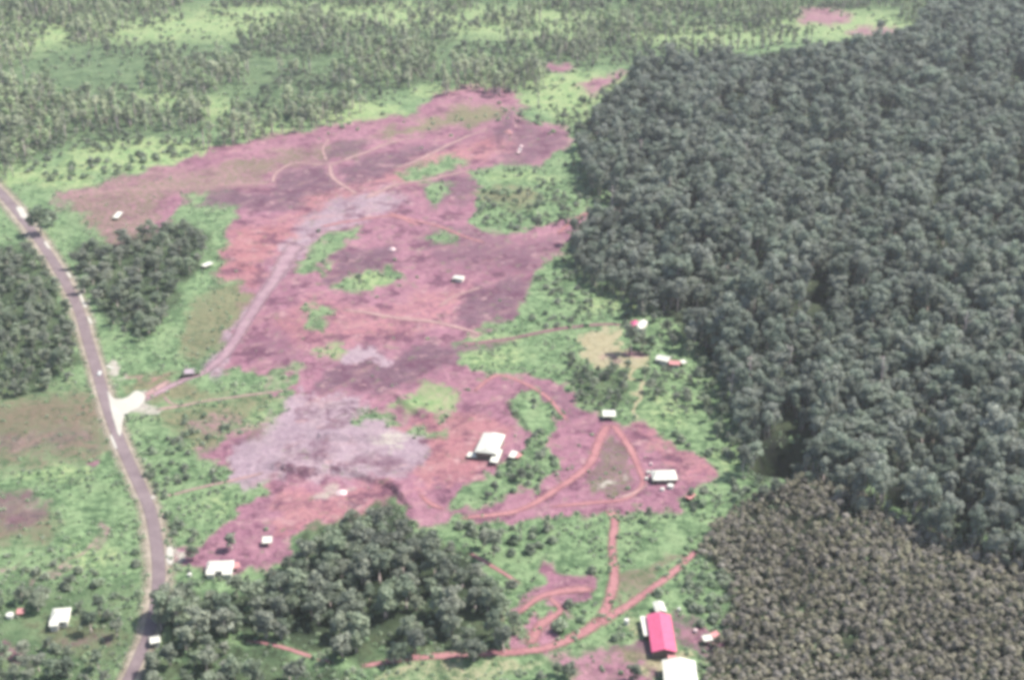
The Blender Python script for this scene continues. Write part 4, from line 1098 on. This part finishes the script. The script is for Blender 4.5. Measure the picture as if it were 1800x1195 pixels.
# ------------------------------------------------------------------ buildings
def frame_from(p0, p1):
    a = Vector((*G(*p0), 0)); b = Vector((*G(*p1), 0)); c = (a + b) / 2
    return c, (b - a).length, math.atan2(b.y - a.y, b.x - a.x)

def house(name, label, p0, p1, width, wall_h, rise, roof, wall='cream_wall', cat='house', over=.6, windows=2, doors=1, wings=(), veranda=False, hip=0.0, chimney=False):
    """gable- or hip-roofed house whose long axis runs between two ground points of the photo"""
    c, L, rz = frame_from(p0, p1)
    root = bpy.data.objects.new(name, None); COL.objects.link(root)
    root.location = (c.x, c.y, gz(c.x, c.y) - .1); root.rotation_euler = (0, 0, rz)
    tag(root, label, cat)
    l, w = L / 2, width / 2
    mb = MB()
    mb.box(-l, l, -w, w, -.8, wall_h)
    hl = l - hip * w
    mb.add([(-l, -w, wall_h), (-l, w, wall_h), (-hl, 0, wall_h + rise * .97), (l, -w, wall_h), (l, w, wall_h), (hl, 0, wall_h + rise * .97)], [(0, 2, 1), (3, 4, 5)])
    mb.build("wall", M[wall], root)
    r = MB(); lo, wo_ = l + over, w + over; ze = wall_h - rise * over / w + .08; zr = wall_h + rise + .08; hr = lo - hip * wo_
    if hip <= 0:
        r.slab([(-lo, -wo_, ze), (lo, -wo_, ze), (lo, 0, zr), (-lo, 0, zr)], .10)
        r.slab([(lo, wo_, ze), (-lo, wo_, ze), (-lo, 0, zr), (lo, 0, zr)], .10)
    else:
        r.add([(-lo, -wo_, ze), (lo, -wo_, ze), (lo, wo_, ze), (-lo, wo_, ze), (-hr, 0, zr), (hr, 0, zr), (-lo, -wo_, ze - .12), (lo, -wo_, ze - .12), (lo, wo_, ze - .12), (-lo, wo_, ze - .12)],
              [(0, 1, 5, 4), (2, 3, 4, 5), (1, 2, 5), (3, 0, 4), (6, 7, 1, 0), (7, 8, 2, 1), (8, 9, 3, 2), (9, 6, 0, 3), (9, 8, 7, 6)])
    ro = r.build("roof", M[roof], root)
    rc = MB(); rc.tube([(-hr if hip > 0 else -lo, 0, zr + .02), (hr if hip > 0 else lo, 0, zr + .02)], [.12, .12], 6); rc.build("ridge_cap", M[roof], ro)
    for sgn in (-1, 1):
        for k in range(windows):
            x = -l + (k + .5 + (.5 if doors and sgn < 0 else 0)) * 2 * l / (windows + (1 if doors and sgn < 0 else 0))
            f = MB(); y0, y1 = sorted((sgn * (w - .02), sgn * (w + .06)))
            f.box(x - .65, x + .65, y0, y1, wall_h * .38, wall_h * .8)
            fo = f.build("window", M['concrete'], root)
            g = MB(); y0, y1 = sorted((sgn * (w + .03), sgn * (w + .09))); g.box(x - .52, x + .52, y0, y1, wall_h * .42, wall_h * .76); g.build("pane", M['glass'], fo)
    if doors:
        d = MB(); d.box(-l + .35 * 2 * l / (windows + 1) - .5, -l + .35 * 2 * l / (windows + 1) + .5, -w - .06, -w + .02, -.05, 2.05)
        do = d.build("door", M['dark_door'], root)
        hd = MB(); xx = -l + .35 * 2 * l / (windows + 1) + .38; hd.box(xx - .05, xx + .05, -w - .11, -w - .06, .95, 1.1); hd.build("handle", M['metal'], do)
    for x0, x1, y1, hh in wings:
        m2 = MB(); yw = math.copysign(w, y1)
        m2.box(x0, x1, min(y1, yw), max(y1, yw), -.8, hh); m2.build("wing_wall", M[wall], root)
        m3 = MB(); a, b = sorted((y1 * 1.06, math.copysign(w + .05, y1)))
        za, zb = (hh + .15, hh + .55) if y1 < 0 else (hh + .55, hh + .15)
        m3.slab([(x0 - .4, a, za), (x1 + .4, a, za), (x1 + .4, b, zb), (x0 - .4, b, zb)], .1); m3.build("wing_roof", M[roof], root)
    if veranda:
        for sx in np.linspace(-l + .3, l - .3, 4):
            pm = MB(); pm.tube([(sx, -w - 1.7, -.5), (sx, -w - 1.7, wall_h - .55)], [.08, .08], 6); pm.build("post", M['timber_wall'], root)
        v = MB(); v.slab([(-lo, -w - 2.1, wall_h - .6), (lo, -w - 2.1, wall_h - .6), (lo, -w - .05, wall_h - .1), (-lo, -w - .05, wall_h - .1)], .08); v.build("veranda_roof", M[roof], root)
    return root

def shelter(name, label, p0, p1, width, h, roof, cat='shelter', mono=.5, back=True):
    """open-sided shed: posts, a sloping sheet roof and a low back wall"""
    c, L, rz = frame_from(p0, p1)
    root = bpy.data.objects.new(name, None); COL.objects.link(root)
    root.location = (c.x, c.y, gz(c.x, c.y)); root.rotation_euler = (0, 0, rz); tag(root, label, cat)
    l, w = L / 2, width / 2
    for sx in (-1, 1):
        for sy in (-1, 1):
            zt = h + (mono if sy > 0 else 0)
            p = MB(); p.tube([(sx * (l - .25), sy * (w - .25), -.6), (sx * (l - .25), sy * (w - .25), zt)], [.09, .08], 7); p.build("post", M['timber_wall'], root)
    r = MB(); r.slab([(-l - .3, -w - .3, h), (l + .3, -w - .3, h), (l + .3, w + .3, h + mono + .05), (-l - .3, w + .3, h + mono + .05)], .09); ro = r.build("roof", M[roof], root)
    e = MB(); e.box(-l - .32, l + .32, -w - .36, -w - .31, h - .16, h + .02); e.build("fascia", M['timber_wall'], ro)
    if back:
        b = MB(); b.box(-l + .2, l - .2, w - .2, w - .08, -.5, h * .8); b.build("wall", M['timber_wall'], root)
        d = MB(); d.box(-.45, .45, w - .24, w - .205, 0, h * .7); d.build("door", M['dark_door'], root)
    return root

def tank(name, label, px, py, rad, h, cat='water tank', mat='tank'):
    x, y = G(px, py)
    root = bpy.data.objects.new(name, None); COL.objects.link(root); root.location = (x, y, gz(x, y)); tag(root, label, cat)
    b = MB(); b.tube([(0, 0, -.3), (0, 0, .05), (0, 0, h * .5), (0, 0, h)], [rad, rad, rad * 1.02, rad], 18); b.build("body", M[mat], root, False)
    t = MB(); t.tube([(0, 0, h + .003), (0, 0, h + .1), (0, 0, h + .28)], [rad * 1.05, rad * 1.03, rad * .25], 18); to = t.build("lid", M[mat], root)
    k = MB(); k.tube([(0, 0, h + .27), (0, 0, h + .42)], [.16, .14], 8); k.build("cap", M['metal'], to)
    p = MB(); p.tube([(rad + .1, 0, -.2), (rad + .1, 0, h * .9), (rad - .1, 0, h * .95)], [.06, .06, .06], 6); p.build("pipe", M['metal'], root)
    return root

house("red_roofed_house", "long low house with a bright crimson-pink roof at lower right", (1167, 1158), (1157, 1095), 8.2, 3.4, 1.2, 'red_roof', 'timber_wall', windows=5)
house("white_annex", "small white-roofed annex touching the far end of the crimson-roofed house", (1162, 1086), (1156, 1070), 3.6, 2.7, .6, 'white_roof', windows=1, over=.35, cat='shed')
shelter("long_shelter", "long white-roofed shelter alongside the left wall of the crimson-roofed house", (1141, 1126), (1134, 1093), 3.6, 2.2, 'white_roof', mono=.2)
house("white_roofed_building", "big white-roofed building cut by the bottom frame edge", (1200, 1252), (1192, 1180), 11.0, 4.2, 1.4, 'white_roof', 'timber_wall', cat='building', windows=5)
tank("water_tank", "small white tank on the grass left of the crimson-roofed house", 1101, 1098, .95, 2.1)
shelter("white_shed", "small white shed at the plantation edge right of the crimson-roofed house", (1236, 1132), (1250, 1130), 2.6, 2.2, 'white_roof', cat='shed', mono=.3)
shelter("pink_lean_to", "little pinkish lean-to right beside the small white shed at the plantation edge", (1252, 1126), (1262, 1122), 2.4, 1.9, 'pink_roof', cat='shed', mono=.3)
shelter("porch_shelter", "pale pink porch roof at the near end of the crimson-roofed house", (1174, 1162), (1186, 1161), 2.6, 2.0, 'pink_roof', mono=.25, back=False)
tank("drum", "small pale drum behind the crimson-roofed house", 1193, 1076, .6, 1.2, 'drum')
tank("drum", "pinkish-white drum right of the crimson-roofed house, on bare soil", 1222, 1112, .75, 1.1, 'drum', 'pale_heap')

house("storehouse", "white hip-roofed store standing on the red yard near the rainforest", (1147, 846), (1186, 845), 7.6, 3.2, 1.5, 'white_roof', 'timber_wall', hip=.55, cat='storehouse', windows=3)
tank("water_tank", "white tank against the left corner of the hip-roofed store, upper one", 1139, 833, .75, 1.5)
tank("water_tank", "white tank against the left corner of the hip-roofed store, lower one", 1136, 845, .8, 1.3)
tank("water_tank", "largest white tank below the hip-roofed store", 1178, 861, 1.35, 1.6)
tank("water_tank", "small white tank lower left of the largest tank by the store", 1164, 866, .9, 1.1)
tank("drum", "small pink drum behind the left corner of the hip-roofed store", 1144, 816, .7, 1.1, 'drum', 'pale_heap')

shelter("open_shelter", "open white-roofed shelter where the red tracks meet below the orchard", (1060, 734), (1081, 734), 5.2, 2.6, 'white_roof', mono=.4)
house("big_white_house", "big five-sided white roof in the middle of the lower red clearing", (854, 806), (869, 774), 9.5, 3.8, 1.6, 'white_roof', 'timber_wall', hip=.4, windows=3)
shelter("lean_to", "low white lean-to joining the lower right corner of the big white roof", (868, 818), (877, 796), 3.2, 1.9, 'white_roof', cat='shed', mono=.35, back=False)
shelter("flat_shed", "low flat white shed at the lower left of the big white roof", (823, 801), (838, 803), 3.6, 1.3, 'white_roof', cat='shed', mono=.12)
shelter("white_hut", "tiny white hut in the green strip right of the big white roof", (899, 810), (905, 800), 2.4, 2.0, 'white_roof', cat='hut', mono=.3)
shelter("pink_hut", "tiny pink-roofed hut touching the tiny white hut in the green strip", (906, 808), (914, 803), 2.4, 1.7, 'pink_roof', cat='hut', mono=.3)
house("white_cabin", "lone white cabin in the middle of the red clearing", (798, 490), (814, 492), 4.6, 2.3, .6, 'white_roof', hip=.4, over=.3, cat='cabin', windows=1)
house("white_hut", "white-roofed hut at the end of the mauve track", (1121, 584), (1131, 572), 4.2, 2.6, .9, 'white_roof', over=.4, cat='hut', windows=1)
house("magenta_roofed_hut", "small magenta-roofed hut touching the white one at the end of the mauve track", (1111, 584), (1116, 572), 3.8, 2.3, .9, 'magenta_roof', over=.4, cat='hut', windows=1)
house("white_house", "white-roofed house under the forest edge below the dark garden trees", (1156, 637), (1176, 641), 5.6, 2.8, 1.0, 'white_roof', over=.5, windows=2)
house("pink_roofed_house", "low pink-roofed house adjoining the white-roofed one under the forest edge", (1177, 644), (1194, 645), 4.4, 2.2, .8, 'pink_roof', over=.4, windows=2)
shelter("white_shed", "tiny white shed at the right end of the pink-roofed house", (1197, 644), (1204, 642), 2.8, 2.2, 'white_roof', cat='shed', mono=.3)
house("wide_white_house", "wide white-roofed house with a notched front above the lower wood", (367, 1008), (409, 1006), 6.4, 3.0, 1.2, 'white_roof', hip=.4, windows=3, wings=[(1.6, 5.0, -5.6, 2.4), (-4.8, -2.0, -5.2, 2.4)])
shelter("dark_lean_to", "small white-roofed lean-to with a dark open side beside the gravel pad", (463, 958), (478, 957), 3.6, 2.4, 'white_roof', cat='shed', mono=.6)
shelter("pink_lean_to", "pinkish lean-to at the right end of the wide white-roofed house", (411, 1004), (421, 1002), 3.0, 2.0, 'pink_roof', cat='shed', mono=.3)
tank("water_tank", "tiny cream tank by the trees left of the wide white-roofed house", 334, 1015, .85, 1.2)
house("l_shaped_house", "L-shaped white-roofed house in the gardens at lower left", (94, 1094), (122, 1092), 8.2, 3.0, 1.2, 'white_roof', hip=.5, windows=2, wings=[(-2.9, -.2, -6.0, 2.4)])
tank("water_tank", "oval white tank near the left frame edge of the lower gardens", 18, 1085, 1.5, 1.3)
shelter("garden_shed", "small pinkish garden shed between the oval tank and the L-shaped house", (32, 1082), (42, 1081), 2.6, 1.7, 'pink_roof', cat='shed', mono=.3)
house("roadside_hut", "small white-roofed hut right beside the bottom end of the road", (266, 1136), (281, 1133), 3.8, 2.6, .8, 'white_roof', over=.35, cat='hut', windows=1)
shelter("haul_track_hut", "small dull mauve hut in dark bushes at the start of the gravel haul track", (325, 657), (342, 656), 4.2, 2.2, 'tin_roof', cat='hut', mono=.5)
shelter("plank_hut", "pale pink plank hut under dark trees at the right corner of the red yard", (1209, 884), (1217, 876), 2.4, 2.0, 'pink_roof', cat='hut', mono=.3)
shelter("white_lean_to", "lone white lean-to on the olive ground at upper left of the clearing", (203, 386), (212, 376), 3.2, 1.8, 'white_roof', cat='shed', mono=.3)
shelter("white_lean_to", "white lean-to on the grass at the right end of the roadside grove", (358, 474), (372, 468), 3.4, 2.0, 'white_roof', cat='shed', mono=.3)

def wheel(x, y, r, w, parent):
    t = MB(); t.tube([(x, y - w / 2, r), (x, y + w / 2, r)], [r, r], 14); wo2 = t.build("wheel", M['tyre'], parent)
    h = MB(); s = math.copysign(w / 2 + .01, y); h.tube([(x, y + s - .012, r), (x, y + s + .012, r)], [r * .55, r * .55], 10); h.build("rim", M['metal'], wo2)

def car(label, px, py, px2, py2):
    c, L, rz = frame_from((px, py), (px2, py2))
    root = bpy.data.objects.new("car", None); COL.objects.link(root); root.location = (c.x, c.y, gz(c.x, c.y) + .25); root.rotation_euler = (0, 0, rz); tag(root, label, 'car')
    prof = [(-2.1, .35), (-2.15, .8), (-2.0, .98), (-1.2, 1.02), (-.75, 1.48), (.75, 1.5), (1.15, 1.02), (1.95, .92), (2.15, .75), (2.12, .35)]
    V = []; n = len(prof)
    for sy in (-1, 1):
        for x, z in prof: V.append((x, sy * (.82 - (.14 if z > 1.1 else 0)), z))
    F = [tuple(range(n)), tuple(range(2 * n - 1, n - 1, -1))] + [(i, n + i, n + (i + 1) % n, (i + 1) % n) for i in range(n)]
    m = MB(); m.add(V, F); m.build("body", M['car_white'], root)
    g = MB()
    g.slab([(.80, -.62, 1.46), (1.13, -.72, 1.07), (1.13, .72, 1.07), (.80, .62, 1.46)][::-1], -.03); g.build("windscreen", M['glass'], root)
    g = MB(); g.slab([(-.80, -.62, 1.45), (-1.17, -.72, 1.06), (-1.17, .72, 1.06), (-.80, .62, 1.45)], -.03); g.build("rear_window", M['glass'], root)
    for s in (-1, 1):
        g = MB(); g.box(-.7, .75, min(s * .72, s * .775), max(s * .72, s * .775), 1.1, 1.4); g.build("side_window", M['glass'], root)
    for x in (-1.3, 1.3):
        for s in (-1, 1): wheel(x, s * .8, .32, .22, root)
    return root
car("small white car driving on the road above the pale gravel apron", 174, 664, 177, 652)

def truck(label, px, py, px2, py2):
    c, L, rz = frame_from((px, py), (px2, py2))
    root = bpy.data.objects.new("dump_truck", None); COL.objects.link(root); root.location = (c.x, c.y, gz(c.x, c.y) + .05); root.rotation_euler = (0, 0, rz); tag(root, label, 'truck')
    k = MB(); k.box(1.6, 3.2, -1.1, 1.1, .7, 2.5); k.box(3.2, 3.9, -1.0, 1.0, .7, 1.6); k.build("cab", M['car_white'], root)
    g = MB(); g.box(3.2, 3.24, -.9, .9, 1.7, 2.35); g.build("windscreen", M['glass'], root)
    b = MB(); b.box(-3.2, 1.4, -1.2, 1.2, 1.0, 1.15); b.box(-3.2, 1.4, -1.2, -1.1, 1.153, 2.1); b.box(-3.2, 1.4, 1.1, 1.2, 1.153, 2.1); b.box(1.3, 1.4, -1.097, 1.097, 1.153, 2.3); b.build("tipper_bed", M['pale_heap'], root)
    ch = MB(); ch.box(-3.0, 3.4, -.45, .45, .55, .95); ch.build("chassis", M['metal'], root)
    for x in (-2.2, -1.0, 2.6):
        for s in (-1, 1): wheel(x, s * .95, .5, .32, root)
    return root
truck("small pinkish-white tipper truck standing in the quarry hollow", 910, 276, 916, 264)

def heap(label, px, py, rad, h, mat, seed):
    r = random.Random(seed); x, y = G(px, py); V = [(0, 0, h)]; F = []
    rings, seg = 5, 14
    for i in range(1, rings + 1):
        q = i / rings
        for j in range(seg):
            a = 2 * math.pi * j / seg; rr = rad * q * (1 + r.uniform(-.16, .16)); V.append((rr * math.cos(a), rr * math.sin(a), h * (1 - q) ** 1.15 * (1 + r.uniform(-.2, .2)) - (.3 if i == rings else 0)))
    for j in range(seg): F.append((0, 1 + j, 1 + (j + 1) % seg))
    for i in range(rings - 1):
        for j in range(seg):
            a = 1 + i * seg + j; b = 1 + i * seg + (j + 1) % seg
            F.append((a, a + seg, b + seg, b))
    o = link("soil_heap", new_mesh("soil_heap", V, F, M[mat], smooth=True), None, (x, y, gz(x, y) - .05)); tag(o, label, 'heap')
heap("small bright pink soil heap above the dark patch in mid clearing", 690, 436, 2.6, 1.8, 'pale_heap', 1)
heap("pale pinkish soil heap in the upper quarry beside the tipper truck", 916, 258, 2.2, 1.5, 'pale_heap', 2)
heap("dark red soil heap at the quarry face", 893, 242, 4.0, 2.6, 'soil_heap', 3)
heap("low cream soil heap in the gravel pad at its lower right", 600, 866, 3.0, 1.3, 'pale_heap', 4)

# ------------------------------------------------------------------ haze
hz = MB(); hz.box(-30000, 30000, -8000, 30000, -20, 345)
hb = NB("humid_haze")
pv = hb.n("ShaderNodeVolumePrincipled")
pv.inputs['Color'].default_value = (.93, .94, 1.0, 1)
pv.inputs['Density'].default_value = 0.00005
pv.inputs['Anisotropy'].default_value = 0.1
hb.l(pv.outputs[0], hb.out.inputs['Volume'])
o = hz.build("haze", hb.m); tag(o, "pale humid haze over forest and clearing", kind="stuff")
